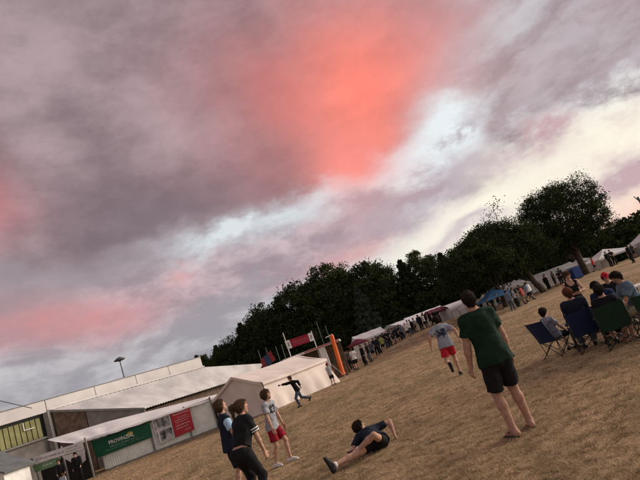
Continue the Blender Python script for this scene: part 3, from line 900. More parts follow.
for i, (xx, yy, zt, w_) in enumerate(((-7.1, 38.4, 3.95, 'leftmost of the thin posts above the marquee'), (-6.65, 39.2, 4.0, 'thin post behind the two-coloured flag'), (-5.98, 39.6, 3.85, 'thin post just right of the two-coloured flag'), (-5.55, 39.8, 3.85, 'thin post nearest the red banner'),
                                  (-2.75, 44.5, 4.9, 'tall thin post right of the red banner'), (-2.15, 44.5, 4.3, 'shorter thin post beside the orange pillar'))):
    mb = MB(); mb.tube([(0, 0, 0), (0, 0, zt * .6), (.02, 0, zt)], .025, 6)
    p_ = mb.build('post', M_steel, loc=(xx, yy, 0)); tag(p_, w_, 'post', 'thin posts behind the marquee')
fl, at_ = banner('two_coloured_flag', 'red-edged dark blue flag tilted above the cream marquee', [(-7.08, 38.2, 2.60), (-6.06, 38.3, 2.85), (-6.2, 38.3, 3.60), (-7.12, 38.2, 3.22)], mat('flag_red', (.24, .03, .035), .8, .15))
mflag = mat('flag_blue', (0.035, 0.05, 0.11), .8, .15)
mb = MB(); mb.add([at_(.26, 0.0, .008), at_(.74, 0, .008), at_(.70, 1, .008), at_(.30, 1, .008)], [(0, 1, 2, 3)]); mb.build('blue_stripe', mflag, SHEET[fl.name])
rs, at_ = banner('red_overhead_banner', 'red overhead banner with pale script and white ends on poles above the booth', [(-5.45, 42, 3.42), (-3.22, 42, 3.36), (-3.20, 42, 4.02), (-5.5, 42, 4.10)], mat('banner_crimson', (.27, .018, .04), .8, .1))
lines(rs, at_, [(.26, .80, .52, .16), (.28, .80, .26, .12)], mat('ink_rose', (.60, .22, .24), .8, 0), 'script_lines', 21)
for (u0, u1) in ((0, .17), (.85, 1.0)):
    mb = MB(); mb.add([at_(u0, 0, .008), at_(u1, 0, .008), at_(u1, 1, .008), at_(u0, 1, .008)], [(0, 1, 2, 3)]); mb.build('white_end', M_inkw, SHEET[rs.name])
    um = (u0 + u1) / 2; mb = MB(); mb.add([at_(um - .03, .25, .012), at_(um + .02, .3, .012), at_(um + .03, .75, .012), at_(um - .01, .7, .012)], [(0, 1, 2, 3)]); mb.build('emblem', mat('ink_grey', (.2, .2, .2), .8, 0), SHEET[rs.name])
for xx, zz in ((0.03, 1.36), (2.22, .72)):
    MB().tube([(xx, .06, -3.4), (xx, .06, zz)], .035, 8).build('pole', M_white, rs)
op = thing('orange_pillar', 'tall orange advertising pillar standing beside the white booth', 'pillar', (-1.95, 41.2, 0))
V, F = [], []
prof = [(0.0, .24), (.05, .24), (.3, .17), (3.0, .16), (3.2, .15), (3.3, .08), (3.33, 0.01)]
for (z, r_0) in prof:
    for k in range(16): V.append((math.cos(k * math.pi / 8) * r_0 + z * .06, math.sin(k * math.pi / 8) * r_0, z))
for j in range(len(prof) - 1):
    for k in range(16): F.append((j * 16 + k, j * 16 + (k + 1) % 16, j * 16 + 16 + (k + 1) % 16, j * 16 + 16 + k))
link('column', raw('column', V, F, True), M_orange, op)
MB().box(-.45, .45, -.4, .4, -.02, .12).build('base', M_brown, op)
MB().tube([(.15, -.1, 3.25), (-.3, -.12, 3.2)], .04, 6).build('arm', M_white, op)

# ---- party tents along the back of the field
def ridge_tent(name, label, x, y, w, d, eave, ridge, yaw, m, walls='back', group='tents along the back of the field', wm=None, barrel=False):
    z = H(x, y)
    r_ = thing(name, label, 'tent', (x, y, z), R(yaw), group)
    for side in (-1, 1):
        def rf(a, b_):
            if barrel: an = b_ * math.pi / 2; zz = eave + (ridge - eave) * math.sin(an); yy = side * d / 2 * math.cos(an)
            else: zz = eave + (ridge - eave) * b_ - .05 * math.sin(b_ * math.pi) - .04 * math.sin(a * math.pi * 3) ** 2; yy = side * d / 2 * (1 - b_)
            return Vector(((a - .5) * w * 1.04, yy, zz))
        V, F = sheet(rf, 12, 8); link('roof', raw('roof', V, F, True), m, r_)
    V, F = sheet(lambda a, b_: Vector(((a - .5) * w * 1.04, -d / 2 - .01, eave - (1 - b_) * (.2 + .03 * math.sin(a * 40)))), 24, 1)
    link('valance', raw('valance', V, F, True), m, r_)
    for sx_ in (-1, 1):
        for sy_ in (-1, 1):
            MB().tube([(sx_ * w / 2, sy_ * d / 2 * .97, 0), (sx_ * w / 2, sy_ * d / 2 * .97, eave)], .03, 6).build('leg', M_steel, r_)
        MB().slab([(sx_ * w / 2, -d / 2, eave - .01), (sx_ * w / 2, d / 2, eave - .01), (sx_ * w / 2, 0, ridge - .03)], (sx_ * .01, 0, 0)).build('gable', wm or m, r_)
    wl = []
    if 'back' in walls: wl.append(('wall', lambda a, b_: Vector(((a - .5) * w, d / 2 * .98 + .02 * math.sin(a * 30), b_ * eave))))
    if 'front' in walls: wl.append(('wall', lambda a, b_: Vector(((a - .5) * w, -d / 2 * .97 + .02 * math.sin(a * 30), b_ * eave))))
    if 'left' in walls: wl.append(('wall', lambda a, b_: Vector((-w / 2 * .99, (a - .5) * d * .96, b_ * eave))))
    if 'right' in walls: wl.append(('wall', lambda a, b_: Vector((w / 2 * .99, (a - .5) * d * .96, b_ * eave))))
    for nm, fn in wl:
        V, F = sheet(fn, 20, 3); link(nm, raw(nm, V, F, True), wm or m, r_)
    return r_


def pyramid_tent(name, label, x, y, w, eave, apex, yaw, m, group='tents along the back of the field', walls=None):
    z = H(x, y); r_ = thing(name, label, 'tent', (x, y, z), R(yaw), group)
    for k in range(4):
        def rf(a, b_, k=k):
            q_ = (a - .5) * w * (1 - b_); e_ = w / 2 * (1 - b_)
            p = [(q_, -e_), (e_, q_), (-q_, e_), (-e_, -q_)][k]
            return Vector((p[0], p[1], eave + (apex - eave) * (b_ ** 1.35)))
        V, F = sheet(rf, 8, 8); link('roof', raw('roof', V, F, True), m, r_)
        def vf(a, b_, k=k):
            q_ = (a - .5) * w; e_ = w / 2 + .01
            p = [(q_, -e_), (e_, q_), (-q_, e_), (-e_, -q_)][k]
            return Vector((p[0], p[1], eave - (1 - b_) * .22))
        V, F = sheet(vf, 8, 1); link('valance', raw('valance', V, F, True), m, r_)
        if walls and k in walls:
            V, F = sheet(lambda a, b_, k=k: Vector((*[((a - .5) * w, -w / 2 + .03), (w / 2 - .03, (a - .5) * w), ((.5 - a) * w, w / 2 - .03), (-w / 2 + .03, (.5 - a) * w)][k], b_ * (eave - .1))), 8, 2)
            link('wall', raw('wall', V, F, True), m, r_)
    for sx_ in (-1, 1):
        for sy_ in (-1, 1): MB().tube([(sx_ * w / 2 * .98, sy_ * w / 2 * .98, 0), (sx_ * w / 2 * .98, sy_ * w / 2 * .98, eave)], .03, 6).build('leg', M_steel, r_)
    return r_


ridge_tent('small_white_canopy', 'small bright white canopy behind the maroon parasol', 1.25, 58.5, 3.3, 3.6, 1.85, 2.50, 12, M_tarp_hi, 'back')
pyramid_tent('grey_gazebo', 'dull grey gazebo between the bright canopy and the long white tents', 4.0, 63, 2.6, 1.65, 2.15, 5, M_grime)
ridge_tent('low_white_tent', 'low white tent behind the middle of the crowd', 6.1, 66, 4.2, 4, 1.35, 1.95, 14, M_tarp, 'back')
ridge_tent('long_white_tent', 'long white tent behind the crowd left of the maroon awning', 9.2, 69, 5.2, 4, 1.45, 2.0, 16, M_tarp, 'back')
ridge_tent('maroon_awning', 'maroon awning over the right of the crowd', 10.0, 64.0, 2.4, 2.2, 1.30, 1.75, 16, M_maroon, '', None)
ridge_tent('barrel_marquee', 'closed white barrel-roofed marquee left of the man in green', 12.6, 64.5, 3.4, 3.4, 1.05, 1.75, 18, M_tarp, 'front left right back', barrel=True)
pyramid_tent('blue_gazebo', 'light blue gazebo with peaked roof right of the head of the man in green', 14.2, 52.5, 2.7, 1.35, 2.15, 10, M_blue)
pyramid_tent('pale_gazebo', 'pale gazebo just behind the left of the blue one', 13.0, 57.5, 2.4, 1.1, 1.75, 8, M_tarp)
ridge_tent('market_stall_tent', 'grubby white stall tent behind the group under the trees', 17.6, 61.5, 4.2, 3, 1.45, 2.15, 12, M_tarp, 'back')
pyramid_tent('small_stall_gazebo', 'small pale stall gazebo left of the long tent under the oaks', 20.6, 63, 2.6, 1.55, 2.25, 12, M_tarp, walls=(2,))
ridge_tent('oak_white_tent', 'long white tent with open front behind the tall oak trunk', 24.6, 64.8, 6.6, 4, 1.35, 2.05, 10, M_tarp_hi, 'back right')
pyramid_tent('domed_white_tent', 'wide domed white tent right of the tall oak trunk', 33.6, 68, 5.6, 1.30, 2.35, 6, M_tarp, walls=(2, 3))
pyramid_tent('pointed_white_tent', 'pointed white tent cut by the right edge of the picture', 38.6, 66, 4.6, 1.70, 3.1, 4, M_tarp, walls=(2, 3))
pyramid_tent('narrow_white_tent', 'narrow white tent gap right of the tall oak trunk', 29.6, 66.5, 1.8, 1.75, 2.3, 6, M_tarp_hi)

para = thing('maroon_parasol', 'maroon parasol over the people beside the man in the white shirt', 'parasol', (-0.05, 50.5, H(0, 50.5)))
V, F = [(0, 0, 2.30)], []
for j, (rr_, zz) in enumerate(((.5, 2.12), (1.05, 1.86), (1.06, 1.72))):
    for k in range(16): q_ = rr_ * (1.0 if k % 2 == 0 else .96); V.append((math.cos(k * math.pi / 8) * q_, math.sin(k * math.pi / 8) * q_, zz))
for k in range(16): F.append((0, 1 + k, 1 + (k + 1) % 16))
for j in range(2):
    for k in range(16): F.append((1 + j * 16 + k, 17 + j * 16 + k, 17 + j * 16 + (k + 1) % 16, 1 + j * 16 + (k + 1) % 16))
link('canopy', raw('canopy', V, F), M_maroon, para)
MB().tube([(0, 0, 0), (0, 0, 2.34)], .025, 8).build('pole', M_steel, para)
MB().box(-.25, .25, -.25, .25, 0, .08).build('base', M_conc, para)
bx_ = thing('blue_box', 'upright blue plastic box standing at the foot of the tall oak', 'box', (25.1, 58.6, H(25.1, 58.6)), R(12))
MB().box(-.5, .5, -.45, .45, 0.06, 1.2).build('body', M_bluebox, bx_)
MB().slab([(-.54, -.5, 1.21), (.54, -.5, 1.21), (.54, .5, 1.28), (-.54, .5, 1.28)], (0, 0, .1)).build('lid', M_bluebox, bx_)
for sx_ in (-.35, .35): MB().box(sx_ - .08, sx_ + .08, -.4, .4, -.05, .055).build('foot', M_dark, bx_)

# ---- street lamp behind the hall; a mast at the right edge
lamp = thing('street_lamp', 'dark mushroom-headed street lamp standing behind the long hall', 'street lamp', (-26.75, 60, 0))
MB().tube([(0, 0, 0), (0, 0, 5), (0, 0, 9.7)], .11, 8, .07).build('post', M_steel, lamp)
V, F = [], []
prof = [(9.6, .12), (9.72, .62), (9.80, .66), (9.95, .45), (10.1, .12), (10.12, .01)]
for (z, r_0) in prof:
    for k in range(14): V.append((math.cos(k * math.pi / 7) * r_0, math.sin(k * math.pi / 7) * r_0, z))
for j in range(len(prof) - 1):
    for k in range(14): F.append((j * 14 + k, j * 14 + (k + 1) % 14, j * 14 + 14 + (k + 1) % 14, j * 14 + 14 + k))
link('lamp_head', raw('lamp_head', V, F, True), M_steel, lamp)
mast = thing('mast', 'thin dark mast with a short arm rising at the right edge above the trees', 'mast', (54.0, 90, 0))
MB().tube([(0, 0, 0), (0, 0, 9.0)], .22, 8, .16).build('pole', M_steel, mast)
MB().tube([(0, 0, 8.1), (-.55, 0, 9.3)], .09, 6).build('arm', M_steel, mast)

# ================================================================== people
class SDF:
    """signed distance field on a grid; limbs are smooth-blended so a body is one skin"""
    def __init__(s, lo, hi, h):
        s.h = h; s.lo = np.array(lo, float)
        nx = np.ceil((np.array(hi) - s.lo) / h).astype(int) + 1
        s.ax = [s.lo[i] + np.arange(nx[i]) * h for i in range(3)]
        s.D = np.full(nx, 1.0, np.float32)

    def _block(s, lo, hi):
        sl = []
        for i in range(3):
            a = max(0, int((lo[i] - s.lo[i]) / s.h) - 1); b_ = min(len(s.ax[i]), int((hi[i] - s.lo[i]) / s.h) + 3)
            sl.append(slice(a, max(a, b_)))
        X, Y, Z = s.ax[0][sl[0]][:, None, None], s.ax[1][sl[1]][None, :, None], s.ax[2][sl[2]][None, None, :]
        return tuple(sl), X, Y, Z

    def cone(s, a, b, ra, rb=None, k=0.03, flat=None, cap=None, capa=None, sub=False):
        rb = ra if rb is None else rb
        a = np.array(a, float); b = np.array(b, float)
        m = max(ra, rb) + k + 2 * s.h
        sl, X, Y, Z = s._block(np.minimum(a, b) - m, np.maximum(a, b) + m)
        q = [X - a[0], Y - a[1], Z - a[2]]
        ba = b - a
        if flat is not None:
            n, f = np.array(flat[0], float), flat[1] - 1
            n = n / np.linalg.norm(n)
            dn = (q[0] * n[0] + q[1] * n[1] + q[2] * n[2]) * f
            q2 = [q[i] + n[i] * dn for i in range(3)]
            bb = ba + n * (ba @ n) * f
        else: q2, bb = q, ba
        L2 = max(bb @ bb, 1e-9)
        t_ = np.clip((q2[0] * bb[0] + q2[1] * bb[1] + q2[2] * bb[2]) / L2, 0, 1)
        d = np.sqrt((q2[0] - t_ * bb[0]) ** 2 + (q2[1] - t_ * bb[1]) ** 2 + (q2[2] - t_ * bb[2]) ** 2) - (ra + t_ * (rb - ra))
        u = ba / max(np.linalg.norm(ba), 1e-9)
        if cap is not None: d = np.maximum(d, q[0] * u[0] + q[1] * u[1] + q[2] * u[2] - np.linalg.norm(ba) - cap)
        if capa is not None: d = np.maximum(d, -(q[0] * u[0] + q[1] * u[1] + q[2] * u[2]) - capa)
        A = s.D[sl]
        if sub:
            s.D[sl] = np.maximum(A, -d)
        else:
            hh = np.maximum(k - np.abs(A - d), 0) / k
            s.D[sl] = np.minimum(A, d) - hh * hh * k * 0.25
        return s

    def cut(s, p, n):
        p = np.array(p, float); n = np.array(n, float); n = n / np.linalg.norm(n)
        d = (s.ax[0][:, None, None] - p[0]) * n[0] + (s.ax[1][None, :, None] - p[1]) * n[1] + (s.ax[2][None, None, :] - p[2]) * n[2]
        s.D = np.maximum(s.D, d).astype(np.float32)
        return s

    def ripple(s, amp, f):
        X, Y, Z = s.ax[0][:, None, None], s.ax[1][None, :, None], s.ax[2][None, None, :]
        s.D = (s.D + amp * (np.sin(X * f + 1.7 * np.sin(Z * f * .6)) * np.sin(Y * f * 1.1 + 1) + np.sin(Z * f * 1.3 + 2.0 * np.sin(X * f * .5)) * 0.6)).astype(np.float32)
        return s

    def mesh(s, name):
        D = s.D
        D[0] = D[-1] = 1; D[:, 0] = D[:, -1] = 1; D[:, :, 0] = D[:, :, -1] = 1
        ins = D < 0
        c = [ins[i:ins.shape[0] - 1 + i, j:ins.shape[1] - 1 + j, k:ins.shape[2] - 1 + k] for i in (0, 1) for j in (0, 1) for k in (0, 1)]
        cnt = sum(x.astype(np.int8) for x in c)
        act = (cnt > 0) & (cnt < 8)
        I = np.argwhere(act)
        idx = np.full(act.shape, -1, np.int64); idx[act] = np.arange(len(I))
        corners = [(i, j, k) for i in (0, 1) for j in (0, 1) for k in (0, 1)]
        val = np.stack([D[I[:, 0] + i, I[:, 1] + j, I[:, 2] + k] for i, j, k in corners], 1)
        acc = np.zeros((len(I), 3)); num = np.zeros(len(I))
        for p in range(8):
            for q_ in range(p + 1, 8):
                cp, cq = np.array(corners[p]), np.array(corners[q_])
                if abs(cp - cq).sum() != 1: continue
                va, vb = val[:, p], val[:, q_]
                x = (va < 0) != (vb < 0)
                tt = np.where(x, va / np.where(x, va - vb, 1), 0)
                acc += np.where(x[:, None], cp + (cq - cp) * tt[:, None], 0); num += x
        V = s.lo + (I + acc / num[:, None]) * s.h
        quads = []
        for axn in range(3):
            o = [0, 0, 0]; o[axn] = 1
            a = ins[:ins.shape[0] - o[0], :ins.shape[1] - o[1], :ins.shape[2] - o[2]]
            b_ = ins[o[0]:, o[1]:, o[2]:]
            E_ = np.argwhere(a != b_)
            flip = a[tuple(E_.T)]
            u_, w_ = [(1, 2), (2, 0), (0, 1)][axn]
            def cellat(du, dw):
                c_ = E_.copy(); c_[:, u_] += du; c_[:, w_] += dw; return idx[tuple(c_.T)]
            Q = np.stack([cellat(-1, -1), cellat(0, -1), cellat(0, 0), cellat(-1, 0)], 1)
            Q[~flip] = Q[~flip][:, ::-1]
            quads.append(Q)
        return V, np.concatenate(quads)


def vv(*a): return np.array(a, float)
def unit(a): a = np.array(a, float); return a / np.linalg.norm(a)


def ik(a, c, l1, l2, hint):
    a, c = np.array(a, float), np.array(c, float)
    d = np.linalg.norm(c - a); u_ = (c - a) / d
    d = min(d, (l1 + l2) * 0.998)
    x = (l1 * l1 - l2 * l2 + d * d) / (2 * d); hgt = math.sqrt(max(l1 * l1 - x * x, 0))
    p = np.array(hint, float); p = p - u_ * (p @ u_); p = p / max(np.linalg.norm(p), 1e-6)
    return a + u_ * x + p * hgt, a + u_ * d


def pose(pel=(0, 0, .93), v=(0, 0, 1), tw=0.0, hw=0.0, hands=None, feet=None, elb=None, knee=None, head=(0, 0), fw=None, toe=None, sh=1.0, bend=0.0):
    """joints of a figure 1.75 m tall facing +Y. hands and feet are (left, right) targets; head = (yaw, pitch) in degrees"""
    J = {}
    pel = vv(*pel); v = unit(v)
    hx = vv(math.cos(R(hw)), math.sin(R(hw)), 0)
    sx = vv(math.cos(R(tw)), math.sin(R(tw)), 0); sx = unit(sx - v * (sx @ v))
    f = unit(np.cross(v, sx)) if fw is None else unit(fw)
    if fw is not None: sx = unit(np.cross(f, v))
    J['pel'], J['v'], J['f'], J['sx'], J['hx'] = pel, v, f, sx, hx
    J['hf'] = unit(np.cross(vv(0, 0, 1), hx))
    v2 = unit(v + f * bend)
    J['mid'] = pel + v * .20; J['chest'] = J['mid'] + v2 * .21; J['neck'] = J['mid'] + v2 * .33; J['v2'] = v2
    for i, s_ in ((0, -1), (1, 1)):
        hip = pel + hx * .085 * s_ - vv(0, 0, .02)
        ft = vv(*(feet[i] if feet else (.11 * s_, 0, 0)))
        an = ft + vv(0, 0, .085)
        kn, an = ik(hip, an, .43, .42, (knee[i] if knee else (0.1 * s_, 1, 0)))
        J['hip%d' % i], J['kn%d' % i], J['an%d' % i] = hip, kn, an
        td = vv(*(toe[i] if toe else (.15 * s_, 1, 0))); J['toe%d' % i] = unit(td)
        shd = J['mid'] + v2 * .285 + sx * .18 * s_ * sh
        hd = vv(*(hands[i] if hands else (.27 * s_, .06, .82)))
        el_, wr = ik(shd, hd, .29, .26, (elb[i] if elb else (.3 * s_, -1, 0)))
        J['sh%d' % i], J['el%d' % i], J['wr%d' % i] = shd, el_, wr
    yaw, pit = R(head[0]), R(head[1])
    f0 = vv(f[0], f[1], 0); f0 = unit(f0) if np.linalg.norm(f0) > 0.2 else vv(0, 1, 0)
    side = vv(f0[1], -f0[0], 0)
    fy = f0 * math.cos(yaw) + side * math.sin(yaw)
    J['F'] = fy * math.cos(pit) + vv(0, 0, 1) * math.sin(pit)
    J['U'] = -fy * math.sin(pit) + vv(0, 0, 1) * math.cos(pit)
    nd = unit(v2 * 0.7 + vv(0, 0, .5))
    J['hc'] = J['neck'] + nd * .135 + J['U'] * .055 + J['F'] * .015
    return J


def seat(back=0.25, legs=0.42, spread=.12, hands=None, head=(0, 0), h=.44, bend=0.0, elb=None, **k):
    return pose((0, 0, h), (0, -back, 1), feet=[(-spread, legs, 0), (spread, legs + .03, 0)], knee=[(-.2, .5, 1), (.2, .5, 1)],
                hands=hands or [(-.2, .26, .52), (.2, .26, .52)], elb=elb or [(-.6, -.6, -.6), (.6, -.6, -.6)], head=head, bend=bend, **k)


def bounds(J, m=0.26):
    P = np.array([J[k] for k in J if k[:3] in ('pel', 'hc') or k[:2] in ('hi', 'kn', 'an', 'sh', 'el', 'wr', 'ne', 'hc')])
    return P.min(0) - m, P.max(0) + m


def torso(F, J, e, g, fat, k=.05):
    v, f, sx, hx = J['v'], J['f'], J['sx'], J['hx']
    pel, mid, ch = J['pel'], J['mid'], J['chest']
    F.cone(pel - hx * .055, pel + hx * .055, .108 * fat + e, None, k, (J['hf'], 1.12))
    F.cone(pel + v * .03, mid, .142 * fat + e, .132 * fat + e, k, (f, 1.35))
    F.cone(mid, ch - J['v2'] * .02, .133 * fat + e, .158 * fat + e, k, (f, 1.38))
    F.cone(J['sh0'] + sx * .05 - J['v2'] * .015, J['sh1'] - sx * .05 - J['v2'] * .015, .062 * g + e, None, k, (f, 1.1))
    F.cone(ch, J['neck'] - J['v2'] * .03, .10 * g + e, .055 * g + e, k, (f, 1.2))
    for i in (0, 1): F.cone(J['neck'] + J['v2'] * .028 - f * .012, J['sh%d' % i] + J['v2'] * .012, .036 * g + e * .6, .040 * g + e * .6, k)


def body_mesh(J, h, g=1.0, fat=1.0, hs=1.0):
    lo, hi = bounds(J)
    F = SDF(lo, hi, h)
    torso(F, J, 0, g, fat)
    F.cone(J['neck'] - J['v2'] * .04, J['hc'] - J['U'] * .05, .056 * g, .050 * g, .03)
    for i, s_ in ((0, -1), (1, 1)):
        hip, kn, an, td = J['hip%d' % i], J['kn%d' % i], J['an%d' % i], J['toe%d' % i]
        F.cone(hip, kn, .088 * fat, .054 * g, .04)
        cm = kn * .68 + an * .32 - J['hf'] * .012
        F.cone(kn, cm, .053 * g, .056 * g, .03); F.cone(cm, an, .055 * g, .036 * g, .03)
        dn = np.cross(td, np.cross(unit(kn - an), td)); dn = unit(dn)
        heel = an - dn * .045 - td * .045; toe = an - dn * .062 + td * .15
        F.cone(an, heel, .036 * g, .034, .03); F.cone(heel, toe, .036, .024, .03); F.cone(an + td * .02, toe, .034, .022, .03)
        sh, el_, wr = J['sh%d' % i], J['el%d' % i], J['wr%d' % i]
        F.cone(sh, el_, .052 * g, .040 * g, .04)
        F.cone(el_, el_ * .7 + wr * .3, .040 * g, .041 * g, .03); F.cone(el_ * .7 + wr * .3, wr, .041 * g, .027 * g, .03)
        d = unit(wr - el_)
        thumb = J['f'] + vv(0, 0, .4)
        side = thumb - d * (thumb @ d); side = unit(side); nrm = unit(np.cross(d, side)) * s_
        pe = wr + d * .085
        F.cone(wr + d * .01, pe, .034, .042, .015, (nrm, 2.3))
        for j, ln in enumerate((.062, .072, .078, .070)):
            b0 = pe - d * .005 + side * (-.032 + .0215 * j)
            m1 = b0 + unit(d - nrm * .35) * ln * .55; m2 = m1 + unit(d - nrm * 1.1) * ln * .45
            F.cone(b0, m1, .0098, .0092, .004); F.cone(m1, m2, .0092, .0082, .004)
        t0 = wr + d * .03 + side * .03; t1 = t0 + unit(d * .7 + side * .75) * .045; t2 = t1 + unit(d + side * .15) * .032
        F.cone(t0, t1, .014, .0115, .010); F.cone(t1, t2, .0115, .0095, .004)
    hc, U, Fd = J['hc'], J['U'], J['F']; Rt = unit(np.cross(Fd, U)); q = hs
    F.cone(hc - Fd * .018 * q + U * .018 * q, hc + Fd * .012 * q + U * .012 * q, .090 * q, .086 * q, .03, (Rt, 1.14))
    F.cone(hc + Fd * .018 * q - U * .02 * q, hc + Fd * .052 * q - U * .098 * q, .070 * q, .034 * q, .03, (Rt, 1.05))
    F.cone(hc + Fd * .092 * q + U * .005 * q, hc + Fd * .107 * q - U * .034 * q, .008, .0135 * q, .012)
    F.cone(hc + Fd * .087 * q - U * .068 * q - Rt * .018, hc + Fd * .087 * q - U * .068 * q + Rt * .018, .009, None, .008)
    F.cone(hc + Fd * .085 * q + U * .032 * q - Rt * .04, hc + Fd * .085 * q + U * .032 * q + Rt * .04, .010, None, .012)
    for s_ in (-1, 1):
        F.cone(hc + Rt * .078 * q * s_ + U * .018 * q - Fd * .012, hc + Rt * .080 * q * s_ - U * .022 * q - Fd * .006, .021, .016, .006, (Rt, 2.2))
        F.cone(hc + Rt * .032 * q * s_ + Fd * .098 * q + U * .012 * q, hc + Rt * .034 * q * s_ + Fd * .098 * q + U * .012 * q, .016, None, sub=True)
    return F.mesh('body')


def cloth_top(J, h, g=1.0, fat=1.0, sleeve=0.62, hem=.10, e=.020, vest=False, rip=.0055):
    lo, hi = bounds(J); F = SDF(lo, hi, h)
    torso(F, J, e, g, fat)
    F.cut(J['pel'] - J['v'] * hem, -J['v'])
    if hem > .04: F.cone(J['pel'] + J['v'] * .12, J['pel'] - J['v'] * hem, .142 * fat + e, .150 * fat + e, .05, (J['f'], 1.26)); F.cone(J['pel'] - J['hx'] * .06 - J['v'] * hem * .6, J['pel'] + J['hx'] * .06 - J['v'] * hem * .6, .122 * fat + e, None, .05, (J['hf'], 1.08)); F.cut(J['pel'] - J['v'] * hem, -J['v'])
    F.cut(J['neck'] + J['v2'] * .045, J['v2'] - J['f'] * .0)
    F.cone(J['neck'] + J['v2'] * .02 + J['f'] * .02, J['neck'] + J['v2'] * .12 + J['f'] * .06, .056 * g, .085 * g, sub=True)
    if vest:
        nk = J['neck']
        F.cone(nk - J['f'] * .02 + J['v2'] * .02, nk + J['f'] * .14 - J['v2'] * .03, .085, .095, sub=True)
        F.cone(nk - J['f'] * .14 - J['v2'] * .01, nk, .07, .07, sub=True)
        for i, s_ in ((0, -1), (1, 1)):
            F.cone(J['sh%d' % i] + J['sx'] * .035 * s_ + J['v2'] * .04, J['sh%d' % i] + J['sx'] * .05 * s_ - J['v2'] * .1, .075, .06, sub=True)
    else:
        for i in (0, 1):
            sh, el_, wr = J['sh%d' % i], J['el%d' % i], J['wr%d' % i]
            if sleeve <= 1: F.cone(sh - J['sx'] * (.02 if i else -.02) - J['v2'] * .01, sh + (el_ - sh) * sleeve, .050 * g + e * .8, .052 * g + e, .05, cap=0.0)
            else:
                F.cone(sh, el_, .056 * g + e, .046 * g + e, .04)
                F.cone(el_, el_ + (wr - el_) * (sleeve - 1), .047 * g + e, .036 * g + e, .02, cap=0.0)
    F.ripple(rip, 33)
    return F.mesh('shirt')


def cloth_sleeve(J, i, h, g, sleeve, e=.024, start=0.0):
    lo, hi = bounds(J); F = SDF(lo, hi, h)
    sh, el_ = J['sh%d' % i], J['el%d' % i]
    F.cone(sh + (el_ - sh) * start - (J['sx'] * (.03 if i else -.03) if start == 0 else 0), sh + (el_ - sh) * sleeve, .056 * g + e, .054 * g + e, .01, cap=0.0, capa=.05 if start == 0 else 0.0)
    return F.mesh('sleeve')


def cloth_legs(J, h, g=1.0, fat=1.0, length=.8, e=.016, top=.05, flare=.02, rip=.005):
    lo, hi = bounds(J); F = SDF(lo, hi, h)
    pel, v, f = J['pel'], J['v'], J['f']
    F.cone(pel - J['hx'] * .055, pel + J['hx'] * .055, .110 * fat + e, None, .05, (J['hf'], 1.12))
    F.cone(pel, pel + v * .12, .142 * fat + e * .5, .134 * fat + e * .5, .05, (f, 1.36))
    F.cut(pel + v * top, v)
    for i in (0, 1):
        hip, kn, an = J['hip%d' % i], J['kn%d' % i], J['an%d' % i]
        if length <= 1: F.cone(hip, hip + (kn - hip) * length, .090 * fat + e * .7, .062 * g + e * .7 + flare, .018, cap=0.0)
        else:
            F.cone(hip, kn, .092 * fat + e, .060 * g + e, .04)
            F.cone(kn, kn + (an - kn) * (length - 1), .060 * g + e, .046 * g + e + flare * .5, .03, cap=0.0)
    F.ripple(rip, 28)
    return F.mesh('shorts')


def hair_mesh(J, h, hs=1.0, thick=.012, low=0.0, tail=None, rip=.004, strands=1600, slen=1.0):
    lo, hi = J['hc'] - .3, J['hc'] + .3
    F = SDF(lo, hi, h)
    hc, U, Fd = J['hc'], J['U'], J['F']; Rt = unit(np.cross(Fd, U)); q = hs
    F.cone(hc - Fd * .020 * q + U * .020 * q, hc + Fd * .012 * q + U * .016 * q, .090 * q + thick, .087 * q + thick, .02, (Rt, 1.13))
    F.cone(hc - Fd * .03 * q - U * .0 * q, hc - Fd * .035 * q - U * .06 * q, .078 * q + thick * .6, .055 * q, .02, (Rt, 1.05))
    nape = hc - Fd * .045 * q - U * (.105 + low) * q; brow = hc + Fd * .085 * q + U * (.062 - low * .6) * q
    l = brow - nape
    n = unit(Fd * (l @ U) - U * (l @ Fd))
    F.cut(nape, n)
    if tail == 'pony':
        a = hc - Fd * .10 * q + U * .045 * q
        F.cone(a, a - Fd * .05, .035, .045, .02); F.cone(a - Fd * .05, a - Fd * .07 - U * .16, .042, .018, .02)
    if tail == 'long':
        for s_ in (-1, 1):
            F.cone(hc + Rt * .06 * s_ - Fd * .03, hc + Rt * .06 * s_ - Fd * .045 - U * .19, .045, .03, .03)
        F.cone(hc - Fd * .06, hc - Fd * .06 - U * .2, .06, .05, .03)
    F.ripple(rip, 95)
    V, Q = F.mesh('hair')
    # loose strands standing off the scalp, so the outline is hair and not a cap
    ns = int(strands)
    if ns:
        i0 = rng.integers(0, len(V), ns); P = V[i0]
        out = P - (hc + U * .01); out /= np.linalg.norm(out, axis=1)[:, None]
        dirv = out * .22 + rng.normal(0, .22, (ns, 3)) + (Fd * .10 - U * .60)[None]
        crown = np.clip((out @ U), 0, 1)[:, None]
        dirv += crown * (Fd * .75 + U * .45)[None]
        dirv /= np.linalg.norm(dirv, axis=1)[:, None]
        w = np.cross(dirv, out + rng.normal(0, .3, (ns, 3))); w /= np.linalg.norm(w, axis=1)[:, None]
        L = rng.uniform(.012, .034, ns)[:, None] * slen; wd = .0045
        tri = np.stack([P - w * wd - out * .004, P + w * wd - out * .004, P + dirv * L + w * wd * .4, P + dirv * L - w * wd * .4], 1).reshape(-1, 3)
        Q = np.concatenate([Q, np.arange(ns * 4).reshape(-1, 4) + len(V)]); V = np.concatenate([V, tri])
    return V, Q


